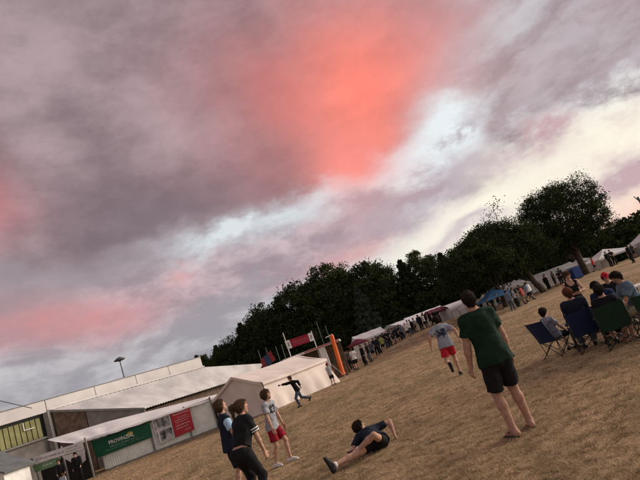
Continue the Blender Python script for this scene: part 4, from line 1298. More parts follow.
def cap_mesh(J, h, hs=1.0):
    lo, hi = J['hc'] - .3, J['hc'] + .3
    F = SDF(lo, hi, h)
    hc, U, Fd = J['hc'], J['U'], J['F']; Rt = unit(np.cross(Fd, U))
    F.cone(hc - Fd * .020 + U * .025, hc + Fd * .012 + U * .025, .106 * hs, .104 * hs, .02, (Rt, 1.13))
    F.cut(hc + U * .045, -U)
    F.cone(hc + Fd * .07 + U * .052, hc + Fd * .15 + U * .045, .07, .055, .01, (U, 6.0))
    return F.mesh('cap')


def shoe_mesh(J, i, h, kind='shoe'):
    kn, an, td = J['kn%d' % i], J['an%d' % i], J['toe%d' % i]
    F = SDF(an - .32, an + .32, h)
    dn = unit(np.cross(td, np.cross(unit(kn - an), td)))
    heel = an - dn * .045 - td * .045; toe = an - dn * .060 + td * .15
    if kind == 'shoe':
        F.cone(heel, toe, .042, .032, .02); F.cone(an - dn * .015, heel, .048, .044, .03); F.cone(an + td * .02 - dn * .01, toe, .045, .032, .02)
        F.cone(heel - dn * .026 - td * .005, toe - dn * .012 + td * .01, .041, .038, .01, (dn, 3.2))
        F.cut(an + dn * .01, dn)
    else:                                        # flip-flop: a thin sole and a strap
        F.cone(heel - dn * .032 - td * .005, toe - dn * .022 + td * .02, .042, .046, .01, (dn, 4.5))
        F.cone(an - dn * .03 + td * .05 + np.cross(dn, td) * .045, toe - dn * .0 - td * .03, .009, None, .008)
        F.cone(an - dn * .03 + td * .05 - np.cross(dn, td) * .045, toe - dn * .0 - td * .03, .009, None, .008)
    return F.mesh('shoe')


def put(name, VF, m, parent, s=1.0):
    V, F = VF
    if len(F) == 0: return None
    return link(name, raw_np(name, V * s, F, True), m, parent)


M_skin = mat('skin', (0.47, 0.275, 0.20), 0.7, 0.14, 22, 0.15, 60, sss=0.08, spec=0.2)
M_skin_tan = mat('skin_tanned', (0.38, 0.215, 0.15), 0.7, 0.14, 22, 0.15, 60, sss=0.08, spec=0.2)
M_eye = mat('eye', (0.03, 0.02, 0.02), 0.2, 0.0)


def cloth(name, c, var=0.10): return mat(name, c, 0.9, max(var, .16), 9, 0.8, 16, spec=0.15)


K_black = cloth('cloth_black', (0.012, 0.012, 0.014))
K_navy = cloth('cloth_navy', (0.014, 0.018, 0.032))
K_green = cloth('cloth_bottle_green', (0.007, 0.024, 0.014))
K_grey = cloth('cloth_grey', (0.30, 0.31, 0.34))
K_lblue = cloth('cloth_light_blue', (0.36, 0.54, 0.72))
K_red = cloth('cloth_red', (0.42, 0.02, 0.035))
K_dred = cloth('cloth_dark_red', (0.24, 0.012, 0.024))
K_white = cloth('cloth_white', (0.72, 0.71, 0.72))
K_denim = cloth('cloth_denim', (0.065, 0.085, 0.115))
K_khaki = cloth('cloth_khaki', (0.22, 0.19, 0.13))
K_pink = cloth('cloth_coral', (0.62, 0.09, 0.09))
K_yellow = cloth('cloth_hi_vis', (0.70, 0.80, 0.08))
K_yellow2 = cloth('cloth_dull_hi_vis', (0.34, 0.38, 0.10))
K_royal = cloth('cloth_royal_blue', (0.03, 0.07, 0.24))
K_mid = cloth('cloth_slate', (0.07, 0.08, 0.10))
K_bluegrey = cloth('cloth_blue_grey', (0.12, 0.17, 0.22))
K_hair_d = mat('hair_dark', (0.022, 0.015, 0.012), 0.9, 0.3, 60, 0.5, 120, spec=0.08)
K_hair_b = mat('hair_brown', (0.085, 0.050, 0.030), 0.9, 0.3, 60, 0.5, 120, spec=0.08)
K_hair_r = mat('hair_auburn', (0.115, 0.045, 0.024), 0.9, 0.3, 60, 0.5, 120, spec=0.08)
K_shoe = mat('shoe_black', (0.012, 0.012, 0.013), 0.6, 0.1)
K_shoe_w = mat('shoe_white', (0.62, 0.60, 0.57), 0.6, 0.1)
K_rubber = mat('flip_flop_rubber', (0.03, 0.025, 0.02), 0.7, 0.2)


def printed(name, base, ink, lo, hi, scale):
    """cloth with a flat ink motif inside a box of object space (a print)"""
    m = cloth(name, base); t_ = m.node_tree; b_ = t_.nodes['Principled BSDF']
    src = b_.inputs['Base Color'].links[0].from_socket
    tcn = t_.nodes.new('ShaderNodeTexCoord')
    sx = t_.nodes.new('ShaderNodeSeparateXYZ'); t_.links.new(tcn.outputs['Object'], sx.inputs[0])
    fac = None
    for i in range(3):
        for o_, lim in (('GREATER_THAN', lo[i]), ('LESS_THAN', hi[i])):
            c_ = t_.nodes.new('ShaderNodeMath'); c_.operation = o_; t_.links.new(sx.outputs[i], c_.inputs[0]); c_.inputs[1].default_value = lim
            if fac is None: fac = c_.outputs[0]
            else:
                mu = t_.nodes.new('ShaderNodeMath'); mu.operation = 'MULTIPLY'; t_.links.new(fac, mu.inputs[0]); t_.links.new(c_.outputs[0], mu.inputs[1]); fac = mu.outputs[0]
    vz = t_.nodes.new('ShaderNodeTexNoise'); vz.inputs['Scale'].default_value = scale; vz.inputs['Detail'].default_value = 1
    t_.links.new(tcn.outputs['Object'], vz.inputs['Vector'])
    gt = t_.nodes.new('ShaderNodeMath'); gt.operation = 'GREATER_THAN'; t_.links.new(vz.outputs['Fac'], gt.inputs[0]); gt.inputs[1].default_value = 0.47
    mu = t_.nodes.new('ShaderNodeMath'); mu.operation = 'MULTIPLY'; t_.links.new(fac, mu.inputs[0]); t_.links.new(gt.outputs[0], mu.inputs[1])
    mx = t_.nodes.new('ShaderNodeMix'); mx.data_type = 'RGBA'
    ia = [i for i in mx.inputs if i.type == 'RGBA']; t_.links.new(src, ia[0]); ia[1].default_value = (*ink, 1)
    t_.links.new(mu.outputs[0], mx.inputs[0])
    t_.links.new([o for o in mx.outputs if o.type == 'RGBA'][0], b_.inputs['Base Color'])
    return m


def face_dir(x, y): return math.atan2(-x, y)      # rz so that local +Y points along (x, y)


def person(label, loc, face, J, s=1.0, h=.011, skin=None, top=K_black, topk=None, legs=K_black, legk=None, legname='shorts', hair=K_hair_d, hairk=None,
           shoes=K_shoe, shoek='shoe', g=1.0, fat=1.0, hs=1.0, group=None, eyes=True, topname='shirt', cap=None):
    root = thing('person', label, 'person', loc, face_dir(*face), group)
    bd = put('body', body_mesh(J, h, g, fat, hs), skin or M_skin, root, s)
    put(topname, cloth_top(J, h, g, fat, **(topk or {})), top, root, s)
    put(legname, cloth_legs(J, h, g, fat, **(legk or {})), legs, root, s)
    if cap is not None: put('cap', cap_mesh(J, h, hs), cap, root, s)
    put('hair', hair_mesh(J, min(h, .011), hs, **(hairk or {})), hair, root, s)
    for i in (0, 1):
        if shoes is not None: put('shoe' if shoek == 'shoe' else 'flip_flop', shoe_mesh(J, i, min(h, .009), shoek), shoes, root, s)
    if eyes:
        Rt = unit(np.cross(J['F'], J['U']))
        for sd in (-1, 1):
            mb = MB(); c_ = (J['hc'] + Rt * .032 * hs * sd + J['F'] * .082 * hs + J['U'] * .012 * hs) * s
            mb.tube([c_ - Rt * .011 * s, c_ - Rt * .006 * s, c_ + Rt * .006 * s, c_ + Rt * .011 * s], .008 * s, 6)
            mb.build('eye', M_eye, bd, True)
    return root

# ================================================================== the people
p1 = person('tall man in dark green shirt and black shorts walking away in flip-flops', (1.53, 6.87, 0), (-.12, 1), pose(
    (0.02, 0, .93), (0, .03, 1), hands=[(-.29, .10, .80), (.27, .12, .83)], elb=[(-.5, -1, 0), (.5, -1, 0)], feet=[(-.12, -.03, 0), (.15, .10, 0)], toe=[(-.25, 1, 0), (.35, 1, 0)], head=(12, -2), sh=1.0),
    1.05, .0095, M_skin_tan, K_green, dict(sleeve=.66, hem=.10, e=.020), K_black, dict(length=.90, e=.022, flare=.016), shoes=K_rubber, shoek='flip', g=1.08, fat=1.10, hairk=dict(thick=.005, low=.0, slen=.5))
wj = Vector((0.27, 0.12, .83)) * 1.05
MB().tube([wj + Vector((.01, -.02, .03)), wj + Vector((.005, -.01, -.002))], .034, 10).build('wristwatch', K_rubber, p1, True)

p2 = person('boy in grey printed t-shirt and dark red shorts with glasses, looking up', (-2.26, 11.05, 0), (.90, -.43), pose(
    (0, .02, .92), (0, .16, 1), hands=[(-.25, .16, .84), (.26, .20, .86)], feet=[(-.12, .16, 0), (.11, -.12, 0)], toe=[(-.2, 1, 0), (.1, 1, 0)], head=(-22, 12), sh=.94),
    .86, .0105, None, printed('cloth_grey_print', (.30, .31, .34), (.02, .022, .03), (-.10, .06, 1.02), (.10, .4, 1.20), 24), dict(sleeve=.66, hem=.09, e=.028), K_dred, dict(length=.80, e=.028, flare=.03),
    hair=K_hair_b, hairk=dict(thick=.020, low=.03), shoes=K_shoe_w, g=.9, fat=.88, hs=1.08)
J = pose((0, .02, .92), (0, .16, 1), head=(-22, 12), sh=.94)
mb = MB(); Rt = unit(np.cross(J['F'], J['U']))
for sd in (-1, 1):
    c_ = J['hc'] + Rt * .036 * sd + J['F'] * .110 + J['U'] * .010
    mb.tube([(c_ + (Rt * math.cos(a) * .026 + J['U'] * math.sin(a) * .020)) * .86 for a in np.linspace(0, 2 * math.pi, 13)], .0035, 5)
    mb.tube([(c_ + Rt * .028 * sd) * .86, (J['hc'] + Rt * .088 * sd + J['U'] * .015) * .86], .003, 5)
mb.tube([(J['hc'] + J['F'] * .112 + J['U'] * .012 - Rt * .012) * .86, (J['hc'] + J['F'] * .112 + J['U'] * .012 + Rt * .012) * .86], .003, 5)
mb.build('glasses', K_rubber, p2, True)

Jg = pose((0, -.04, .88), (0.02, .58, 1), tw=-6, hands=[(-.21, .25, .76), (.20, .28, .66)], elb=[(-1, -.6, .2), (.5, -.9, .1)], feet=[(-.17, .05, 0), (.17, -.06, 0)], head=(34, 4), bend=-.1, sh=.9)
p3 = person('girl in black cropped t-shirt with white sleeve stripes bending forward, seen from behind', (-2.14, 7.95, 0), (.50, .86), Jg,
    .93, .0095, None, K_black, dict(sleeve=.80, hem=-.075, e=.028), K_black, dict(length=1.95, e=.016, top=.03), 'trousers', K_hair_b, dict(thick=.012, low=.0, tail='pony'), g=.90, fat=1.05)
for i in (0, 1):
    for st, en in ((.52, .59), (.66, .73)):
        put('sleeve_stripe', cloth_sleeve(Jg, i, .008, .90, en, .036, st), K_white, p3, .93)

Jb = pose((0, 0, .93), (0, .06, 1), hands=[(-.25, .10, .84), (.24, .17, .86)], feet=[(-.10, -.06, 0), (.11, .1, 0)], head=(-4, 20), sh=.95)
p4 = person('boy in navy and light blue raglan t-shirt looking up, behind the bending girl', (-2.70, 9.35, 0), (.80, .42), Jb,
    .93, .0105, None, K_navy, dict(sleeve=.12, hem=.12, e=.026), K_navy, dict(length=.95, e=.022, flare=.02), hair=K_hair_b, hairk=dict(thick=.010), g=.92, fat=.92, hs=1.04)
for i in (0, 1): put('sleeve', cloth_sleeve(Jb, i, .0095, .92, .78, .026), K_lblue, p4, .93)
put('shirt_hem', (lambda F: F.cut(Jb['pel'] - Jb['v'] * .115, Jb['v']).cut(Jb['pel'] - Jb['v'] * .135, -Jb['v']))(
    (lambda F: (torso(F, Jb, .030, .92, .92), F)[1])(SDF(*bounds(Jb), .0095))).mesh('shirt_hem'), K_lblue, p4, .93)

Jr = pose((0, 0, .88), (0, .28, 1), hands=[(-.30, -.16, 1.02), (.16, .74, 1.40)], elb=[(-.6, -1, 0), (.4, 0, -1)], feet=[(-.06, .12, 0), (.08, -.50, .20)], toe=[(0, 1, 0), (0, .6, -.8)], head=(8, -8), sh=.98)
p5 = person('boy in black hoodie and blue-grey jeans running left with his arm stretched out', (-3.50, 25.4, 0), (-.93, -.30), Jr,
    .90, .013, None, K_black, dict(sleeve=1.95, hem=.10, e=.028), K_denim, dict(length=1.93, e=.018), 'jeans', K_hair_b, g=.94, fat=.98, topname='hoodie')
hp_ = Vector(Jr['wr1'] * .90) ; rz = face_dir(-.93, -.30)
hw_ = Matrix.Rotation(rz, 3, 'Z') @ (hp_ + Vector((0, .12, .01))) + Vector((-3.50, 25.4, 0))
ph_ = thing('hand_camera', 'small dark camera held out in the hand of the running boy', 'camera', hw_, rz)
MB().box(-.055, .055, -.02, .02, -.035, .04).build('body', K_shoe, ph_); MB().tube([(0, .02, 0), (0, .055, 0)], .028, 12).build('lens', K_shoe, ph_)
K_cord = None

p6 = person('child in red cap, grey shirt and black shorts standing beside the cream marquee', (-2.35, 33.6, 0), (.55, -.8), pose(
    (0, 0, .93), (0, .04, 1), hands=[(-.2, .25, 1.0), (.24, .12, .86)], feet=[(-.1, .05, 0), (.1, -.05, 0)], head=(-20, -8)), .80, .015, None, K_grey, dict(sleeve=.7, hem=.12, e=.028), K_black, dict(length=.9, e=.026), cap=K_red, g=.92, fat=.92, hs=1.08, eyes=False)

Jk = pose((0, 0, .90), (.04, .20, 1), tw=6, hands=[(-.40, .02, .98), (.40, .02, .94)], elb=[(-.8, -1, 0), (.8, -1, 0)], feet=[(-.12, -.46, .30), (.09, .10, 0)], toe=[(0, .15, -1), (.1, 1, 0)], head=(-10, -4))
p7 = person('boy in grey t-shirt with dark back print and red shorts running away', (2.26, 14.9, 0), (.10, 1), Jk,
    1.0, .011, None, printed('cloth_grey_back_print', (.26, .28, .33), (.03, .035, .06), (-.13, -.4, 1.10), (.13, .04, 1.34), 13), dict(sleeve=.74, hem=.10, e=.032), K_red, dict(length=.72, e=.026, flare=.03), hairk=dict(thick=.014), shoes=K_shoe, g=.98, fat=1.0)

Jl = pose((.16, -.10, .135), (-.15, .47, .12), fw=(0.05, -.5, 1), hw=180, hands=[(.47, .36, .06), (-.16, -.10, .04)], elb=[(1, .5, .35), (-1, .4, -.1)],
          feet=[(-.20, -.30, .06), (-.62, -.60, .02)], knee=[(1, -1.0, .75), (.1, -1, .1)], toe=[(-1, .1, .25), (-.25, .10, 1)])
Jl['F'] = unit((.75, .50, .35)); Jl['U'] = unit(np.array((-.28, .15, .95)) - Jl['F'] * (np.array((-.28, .15, .95)) @ Jl['F']))
Jl['hc'] = Jl['neck'] + vv(-.09, .05, .125)
p8 = person('boy in dark t-shirt and shorts sprawled on the grass propped on one elbow', (-.42, 9.12, 0.0), (0, 1), Jl,
    .97, .0095, None, K_navy, dict(sleeve=.66, hem=.06, e=.024), K_black, dict(length=.52, e=.016, flare=.01), hairk=dict(thick=.012), g=.95, fat=.92)
for i in (0, 1):
    a_ = Jl['an%d' % i]; k_ = Jl['kn%d' % i]; d_ = unit(k_ - a_)
    MB().tube([Vector((a_ + d_ * .005) * .97), Vector((a_ + d_ * .05) * .97)], .046, 10).build('sock', K_white, p8, True)

# ---- lower left, in front of the banners
person('person in black jacket standing at the green banner post, lower left', (-16.75, 29.2, 0), (.3, -.9), pose(hands=[(-.2, .22, .95), (.26, .08, .84)], head=(0, -15)), .95, .016, None, K_black, dict(sleeve=1.9, e=.03), K_black, dict(length=1.95), 'trousers', eyes=False)
person('person in black jacket second from the right at the lower left banners', (-17.55, 28.9, 0), (.5, -.8), pose(hands=[(-.2, .25, .95), (.22, .25, .95)], head=(10, -10)), .92, .016, None, K_black, dict(sleeve=1.9, e=.03), K_mid, dict(length=1.95), 'trousers', K_hair_b, eyes=False)
person('small child in pale top crouching before the two people in black, lower left', (-17.05, 28.0, 0), (.2, 1), pose((0, 0, .42), (0, .3, 1), feet=[(-.12, .05, 0), (.12, .05, 0)], hands=[(-.15, .35, .5), (.15, .35, .5)], knee=[(-.2, 1, .2), (.2, 1, .2)]), .72, .016, None, K_grey, dict(sleeve=1.8, e=.035), K_denim, dict(length=1.9), 'trousers', K_hair_b, hs=1.1, eyes=False)

# ---- camping chairs and the people in them, right
M_tube = mat('chair_tube', (0.03, 0.03, 0.032), .5, .1, 5, metal=.3)


def camp_chair(label, loc, face, m, m2=None):
    r_ = thing('camping_chair', label, 'chair', loc, face_dir(*face), 'folding camping chairs')
    def sht(fn, nu=8, nv=6):
        V, F = sheet(fn, nu, nv); return V, F
    V, F = sht(lambda a, b_: Vector(((a - .5) * .50, -.22 + b_ * .46, .375 + .055 * b_ - .06 * math.sin(a * math.pi) * math.sin((.25 + .75 * b_) * math.pi * .8))))
    link('seat', raw('seat', V, F, True), m, r_)
    V, F = sht(lambda a, b_: Vector(((a - .5) * (.50 + .04 * b_), -.23 - b_ * .17 - .05 * math.sin(a * math.pi), .34 + b_ * .49)))
    Vb = V + [v + Vector((0, -.008, 0)) for v in V]; n0 = len(V)
    link('backrest', raw('backrest', Vb, F + [tuple(reversed([i + n0 for i in f])) for f in F], True), m, r_)
    for sx_ in (-1, 1):
        V, F = sht(lambda a, b_: Vector((sx_ * (.29 + (a - .5) * .07), -.30 + b_ * .52, .615 - .03 * math.sin(b_ * math.pi))), 2, 6)
        link('armrest', raw('armrest', V, F, True), m2 or m, r_)
        MB().tube([(sx_ * .27, -.16, .02), (sx_ * .27, -.24, .40), (sx_ * .27, -.40, .85)], .009, 6).build('back_post', M_tube, r_, True)
        MB().tube([(sx_ * .28, .24, .0), (sx_ * .28, .23, .62)], .009, 6).build('front_post', M_tube, r_, True)
        MB().tube([(sx_ * .27, -.26, .015), (sx_ * .27, .25, .42)], .009, 6).build('leg', M_tube, r_, True)
        MB().tube([(sx_ * .275, .27, .015), (sx_ * .275, -.24, .40)], .009, 6).build('leg', M_tube, r_, True)
        MB().tube([(sx_ * .27, .26, .015), (-sx_ * .27, .25 - .012 * sx_, .43)], .009, 6).build('leg', M_tube, r_, True)
        MB().tube([(sx_ * .27, -.26, .015), (-sx_ * .27, -.25 + .012 * sx_, .40)], .009, 6).build('leg', M_tube, r_, True)
    for sx_ in (-.27, .27):
        for sy_ in (-.26, .26): MB().box(sx_ - .018, sx_ + .018, sy_ - .018, sy_ + .018, 0, .03).build('foot', M_tube, r_)
    return r_


CH_blue = mat('chair_blue_fabric', (0.010, 0.020, 0.065), .85, .12, 12, .2, 80)
CH_navy = mat('chair_navy_fabric', (0.016, 0.030, 0.090), .85, .12, 12, .2, 80)
CH_green = mat('chair_green_fabric', (0.010, 0.040, 0.020), .85, .12, 12, .2, 80)
CH_dgreen = mat('chair_dark_green_fabric', (0.010, 0.034, 0.020), .85, .12, 12, .2, 80)
SP = dict(h=.0115)
camp_chair('blue camping chair at the left end of the seated group, side on', (4.10, 11.95, 0), (.93, .37), CH_blue)
person('child with dark hair and pale grey shirt sitting in the leftmost blue chair', (4.14, 11.97, 0), (.93, .37), seat(.15, .36, head=(-10, -10), h=.50), .80, .012, None, K_grey, dict(sleeve=.7, e=.026), K_navy, dict(length=.9), hs=1.1, g=.9, fat=.9, eyes=False)
camp_chair('blue camping chair seen from behind under the red-haired person', (4.42, 11.05, 0), (.30, .95), CH_blue)
person('person with auburn hair and navy jacket sitting in a blue chair, back turned', (4.44, 11.12, 0), (.30, .95), seat(.16, .42, head=(-14, -8), h=.52), .98, .011, None, K_navy, dict(sleeve=1.8, e=.03), K_denim, dict(length=1.9), 'trousers', K_hair_r, dict(thick=.014), g=1.0, eyes=False)
camp_chair('dark green camping chair seen from behind in the middle of the group', (4.66, 10.25, 0), (.42, .90), CH_dgreen)
person('dark-haired person in black slumped in the dark green chair, hand raised', (4.69, 10.33, 0), (.42, .90), seat(.20, .46, hands=[(-.22, .3, .5), (.34, .36, .66)], head=(20, -12), h=.44), .95, .011, None, K_black, dict(sleeve=.7, e=.026), K_black, dict(length=.95), hair=K_hair_d, hairk=dict(thick=.014), eyes=False)
camp_chair('navy camping chair behind the raised hand, facing left', (5.40, 11.55, 0), (-.75, -.5), CH_navy)
person('person in royal blue patterned top leaning forward in the navy chair', (5.35, 11.5, 0), (-.75, -.5), seat(-.45, .40, hands=[(-.18, .45, .50), (.18, .45, .5)], head=(0, -30), h=.50), .97, .0115, None, printed('cloth_blue_pattern', (.03, .055, .15), (.012, .016, .04), (-1, -1, 0), (1, 1, 2), 30), dict(sleeve=1.5, e=.03), K_black, dict(length=1.9), 'trousers', eyes=False)
camp_chair('black-seated camping chair under the person in the red cap', (6.07, 12.75, 0), (-.35, -.95), CH_navy)
person('person in bright red cap and black top sitting behind the group', (6.05, 12.7, 0), (-.35, -.95), seat(.10, .42, head=(0, -20), h=.50), .97, .012, None, K_black, dict(sleeve=.8, e=.028), K_black, dict(length=1.9), 'trousers', cap=K_red, eyes=False)
camp_chair('green camping chair under the man in blue-grey, facing left', (5.47, 10.55, 0), (-.92, .05), CH_green)
person('man with dark hair in blue-grey t-shirt bending forward in his chair on the right', (5.41, 10.55, 0), (-.92, .05), seat(-.28, .44, hands=[(-.14, .48, .52), (.14, .48, .52)], head=(-10, -25), h=.50), 1.0, .0105, M_skin_tan, K_bluegrey, dict(sleeve=.75, e=.028), K_khaki, dict(length=.95), hairk=dict(thick=.012), shoes=K_rubber, shoek='flip', eyes=False)
camp_chair('bright green camping chair cut by the right edge of the picture', (5.11, 9.5, 0), (.55, .80), CH_green)
person('woman in black tank top standing behind the chairs looking down at her phone', (5.42, 13.2, 0), (-.15, -1), pose(
    (0, 0, .93), (0, .04, 1), hands=[(-.045, .31, 1.14), (.06, .31, 1.12)], elb=[(-.9, -.5, -.7), (.9, -.5, -.7)], feet=[(-.1, 0, 0), (.1, .04, 0)], head=(-4, -28), sh=.93),
    .93, .0105, None, K_black, dict(vest=True, hem=.08, e=.014), K_black, dict(length=1.93, e=.012), 'trousers', K_hair_b, dict(thick=.012, low=.0), g=.90, fat=.96)
_f = Matrix.Rotation(face_dir(-.15, -1), 3, 'Z') @ Vector((0.0, .385, 1.12)) + Vector((5.42, 13.2, 0))
phn = thing('phone', 'dark phone in the hands of the woman in the tank top', 'phone', _f, face_dir(-.15, -1))
o_ = MB().box(-.036, .036, -.005, .005, -.07, .07).build('case', K_shoe, phn, rot=(R(-35), 0, 0))
ph2 = thing('white_phone', 'small white phone held up by the slumped person in the dark green chair', 'phone', (4.78, 10.88, .70), R(30))
MB().box(-.035, .035, -.005, .005, -.06, .06).build('case', K_white, ph2, rot=(R(20), 0, 0)); MB().box(-.012, .012, -.009, -.0055, .02, .045).build('lens', K_shoe, ph2, rot=(R(20), 0, 0))
tb_ = thing('folding_table', 'pale folding table behind the green chair at the right edge', 'table', (7.05, 12.4, 0), R(-8))
MB().box(-.85, .85, -.32, .32, .74, .775).build('table_top', M_white, tb_)
for sx_ in (-.7, .7):
    for sy_ in (-.26, .26): MB().tube([(sx_, sy_, 0), (sx_ * .95, sy_, .74)], .014, 6).build('leg', M_tube, tb_)

# ---- the distant crowd: four figures, copied and dressed one by one
def crowd_proto(J, sl, lg, hk=None):
    return person('x', (0, 0, 0), (0, 1), J, 1.0, .0165, M_skin, K_black, dict(sleeve=sl, e=.03), K_black, dict(length=lg, e=.022), 'trousers' if lg > 1 else 'shorts', K_hair_d, hk or dict(thick=.014, strands=300), group='people along the stalls', eyes=False)

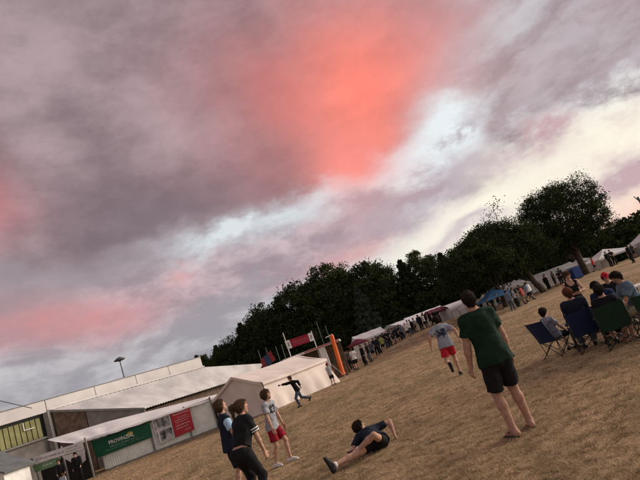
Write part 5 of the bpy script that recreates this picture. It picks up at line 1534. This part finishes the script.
CP = [crowd_proto(pose(hands=[(-.27, .08, .84), (.27, .06, .84)], feet=[(-.13, 0, 0), (.13, .06, 0)]), 1.85, 1.93),
      crowd_proto(pose(hands=[(-.14, .30, 1.08), (.12, .32, 1.02)], elb=[(-1, -.4, -.4), (1, -.4, -.4)], feet=[(-.12, .04, 0), (.12, -.04, 0)], head=(20, -8)), .7, 1.93),
      crowd_proto(pose((0, 0, .91), (0, .08, 1), hands=[(-.26, .28, .92), (.26, -.22, .9)], feet=[(-.1, -.34, .06), (.1, .30, 0)], toe=[(0, 1, -.4), (0, 1, 0)]), .72, .9),
      crowd_proto(pose(hands=[(-.22, .02, .98), (.16, .30, 1.34)], elb=[(-1, -.5, 0), (.8, 0, -1)], feet=[(-.14, 0, 0), (.1, .04, 0)], head=(-15, 0)), .7, .9, dict(thick=.012, tail='long', strands=300))]
CROWD = [  # x, y, kind, facing, scale, top, legs, what sets the person apart
    (-3.2, 41.05, 1, (.4, -1), .96, K_mid, K_black, 'person in slate grey at the counter of the white booth'),
    (-0.95, 44.8, 3, (-.6, -.6), .95, K_navy, K_denim, 'person in navy half hidden behind the white-shirted man'),
    (-0.76, 43.5, 2, (.3, 1), 1.04, K_white, K_black, 'man in white t-shirt and black shorts walking away in front of the maroon parasol'),
    (-1.80, 46.0, 0, (1, -.3), .95, K_black, K_denim, 'person in black standing just right of the orange pillar'),
    (-1.25, 47.0, 1, (-.5, -.8), .97, K_mid, K_black, 'person in slate grey behind the left shoulder of the white-shirted man'),
    (-1.5, 48.5, 3, (.2, -1), .93, K_dred, K_black, 'person in dark red behind the orange pillar'),
    (0.05, 45.5, 0, (-.7, -.5), 1.0, K_black, K_black, 'person in black next to the white-shirted man on his right'),
    (0.55, 47.4, 1, (-.8, .3), .98, K_black, K_mid, 'second person in black right of the white-shirted man'),
    (0.95, 49.5, 3, (-.3, -1), .95, K_mid, K_black, 'person under the right rim of the maroon parasol'),
    (1.45, 52.0, 0, (.2, 1), 1.0, K_navy, K_black, 'person in navy before the bright white canopy'),
    (1.85, 53.4, 1, (-1, .2), 1.0, K_black, K_black, 'person in black before the right half of the bright white canopy'),
    (2.25, 54.0, 3, (.1, -1), .90, K_yellow2, K_black, 'person in dull hi-vis yellow at the right end of the bright canopy'),
    (2.75, 56.0, 0, (.6, .7), 1.0, K_navy, K_denim, None), (3.10, 57.2, 1, (-.4, -1), .97, K_black, K_black, None), (3.45, 56.4, 3, (1, 0), 1.0, K_mid, K_black, None),
    (3.80, 58.4, 0, (-.6, .6), 1.02, K_black, K_denim, None), (4.15, 57.5, 2, (.4, .9), .98, K_navy, K_black, None), (4.55, 59.3, 1, (0, -1), 1.0, K_black, K_black, None),
    (4.95, 58.5, 0, (.5, .5), 1.0, K_bluegrey, K_black, None), (2.45, 57.6, 0, (0, 1), .98, K_mid, K_black, None), (3.0, 59.5, 3, (-1, 0), 1.0, K_black, K_navy, None),
    (5.45, 58.0, 2, (-.5, -.8), .95, K_white, K_black, 'person in white walking in front of the grey gazebo gap'),
    (6.00, 60.0, 1, (0, 1), 1.0, K_white, K_denim, 'person in white top before the low white tent'),
    (6.50, 60.8, 0, (.3, 1), 1.0, K_black, K_black, None), (6.90, 61.5, 3, (-1, -.2), .96, K_grey, K_black, 'person in grey shirt before the low white tent'),
    (7.25, 60.6, 0, (.5, .5), 1.0, K_navy, K_black, None), (7.60, 61.8, 1, (-.3, -1), 1.0, K_dred, K_black, 'person in dark red in the crowd before the long white tent'),
    (7.95, 61.0, 2, (.8, .5), .98, K_white, K_navy, 'person in white in the crowd before the long white tent'), (8.30, 62.3, 0, (0, 1), 1.0, K_black, K_denim, None),
    (8.65, 61.4, 1, (1, 0), 1.0, K_black, K_black, None), (9.00, 62.4, 3, (-.7, .4), .95, K_mid, K_black, None), (9.35, 61.8, 0, (.3, -1), 1.0, K_black, K_black, None), (9.8, 62.2, 1, (0, -1), .98, K_navy, K_black, None),
    (12.75, 50.2, 1, (.6, -.6), .80, K_black, K_black, 'person in black under the left edge of the blue gazebo'),
    (13.40, 51.4, 0, (-.5, -.6), .90, K_navy, K_black, 'person in navy under the middle of the blue gazebo'),
    (14.05, 51.2, 3, (.4, -.9), .92, K_black, K_denim, 'person in black under the right edge of the blue gazebo'),
    (13.20, 45.0, 0, (.5, .8), 1.0, K_bluegrey, K_denim, 'person in blue-grey at the left of the group under the trees'),
    (14.35, 47.0, 1, (.8, -.3), .98, K_grey, K_black, 'person in light grey shirt right of the dark tree trunk'),
    (14.85, 48.4, 0, (-.4, -.9), 1.0, K_black, K_black, 'person in black in the middle of the group under the trees'),
    (15.30, 47.6, 3, (-1, 0), .96, K_pink, K_khaki, 'person in coral top in the group under the trees'),
    (15.75, 49.2, 1, (.2, -1), 1.0, K_navy, K_khaki, 'person in navy with pale trousers in the group under the trees'),
    (16.30, 49.0, 2, (1, .2), 1.0, K_lblue, K_black, 'person in light blue walking right under the trees'),
    (16.95, 50.4, 0, (.5, -.8), .97, K_white, K_denim, 'person in white top left of the leaning trunk'),
    (17.6, 52.6, 1, (-.6, -.6), .95, K_black, K_mid, 'person in black just left of the leaning trunk'),
    (21.6, 58.0, 0, (.3, 1), .98, K_black, K_black, None), (22.1, 59.2, 1, (-.5, -.9), 1.0, K_white, K_black, 'person in white before the long tent under the oak'),
    (22.6, 58.6, 3, (1, 0), .95, K_black, K_navy, None), (23.15, 60.0, 0, (-1, 0), 1.0, K_navy, K_black, None), (23.7, 59.4, 1, (0, -1), .97, K_black, K_black, None), (24.2, 60.4, 0, (.4, .7), 1.0, K_mid, K_black, None),
    (28.6, 61.3, 2, (1, -.2), .98, K_pink, K_denim, 'person in coral shirt walking right of the tall oak trunk'),
    (29.05, 58.6, 0, (-.3, -1), 1.02, K_black, K_black, 'left of the two people in black before the domed tent'),
    (30.25, 60.0, 1, (.4, -.9), 1.05, K_black, K_black, 'right of the two people in black before the domed tent'),
    (33.6, 62.5, 0, (0, 1), 1.0, K_black, K_mid, 'person in black at the right end of the domed tent'),
    (34.6, 63.5, 3, (-.8, -.3), 1.0, K_mid, K_black, 'person in slate before the pointed tent'),
    (26.9, 50.0, 0, (-.5, .8), 1.0, K_black, K_black, 'person in black cut by the right edge before the pointed tent'),
]
DARK = [[], [], []]
used = [False] * 4
for (x, y, k, f_, s_, tm, lm, lb) in CROWD:
    if used[k]: o = copy_tree(CP[k])
    else: o = CP[k]; used[k] = True
    if lb is None: jit = random.uniform(-1.6, 1.6); x *= 1 + jit / y; y += jit; s_ *= random.uniform(.9, 1.05); x += random.uniform(-.15, .15)
    o.location = (x, y, H(x, y)); o.rotation_euler = (0, 0, face_dir(*f_) + random.uniform(-.5, .5)); o.scale = (s_,) * 3
    if lb is None:
        gk = 2 if x > 20 else 0 if x < 6 else 1
        DARK[gk].append((x / y, o)); o['group'] = ('dark crowd right of the bright canopy', 'dark crowd before the long white tents', 'dark figures under the oak tent')[gk]
        lb = 'x'
    o['label'] = lb
    for ch in o.children:
        nm = ch.name.split('.')[0]
        m = tm if nm == 'shirt' else lm if nm in ('trousers', 'shorts') else random.choice((K_hair_d, K_hair_b, K_hair_b)) if nm == 'hair' else None
        if m is not None: ch.material_slots[0].link = 'OBJECT'; ch.material_slots[0].material = m
ORD = ('first', 'second', 'third', 'fourth', 'fifth', 'sixth', 'seventh', 'eighth', 'ninth', 'tenth')
for gk, ph in enumerate(('dark-clothed person from the left in the crowd right of the bright canopy', 'dark-clothed person from the left in the crowd before the long white tents', 'dark figure from the left before the long white tent under the oak')):
    for i, (_a, o) in enumerate(sorted(DARK[gk], key=lambda q_: q_[0])): o['label'] = ORD[i] + ' ' + ph
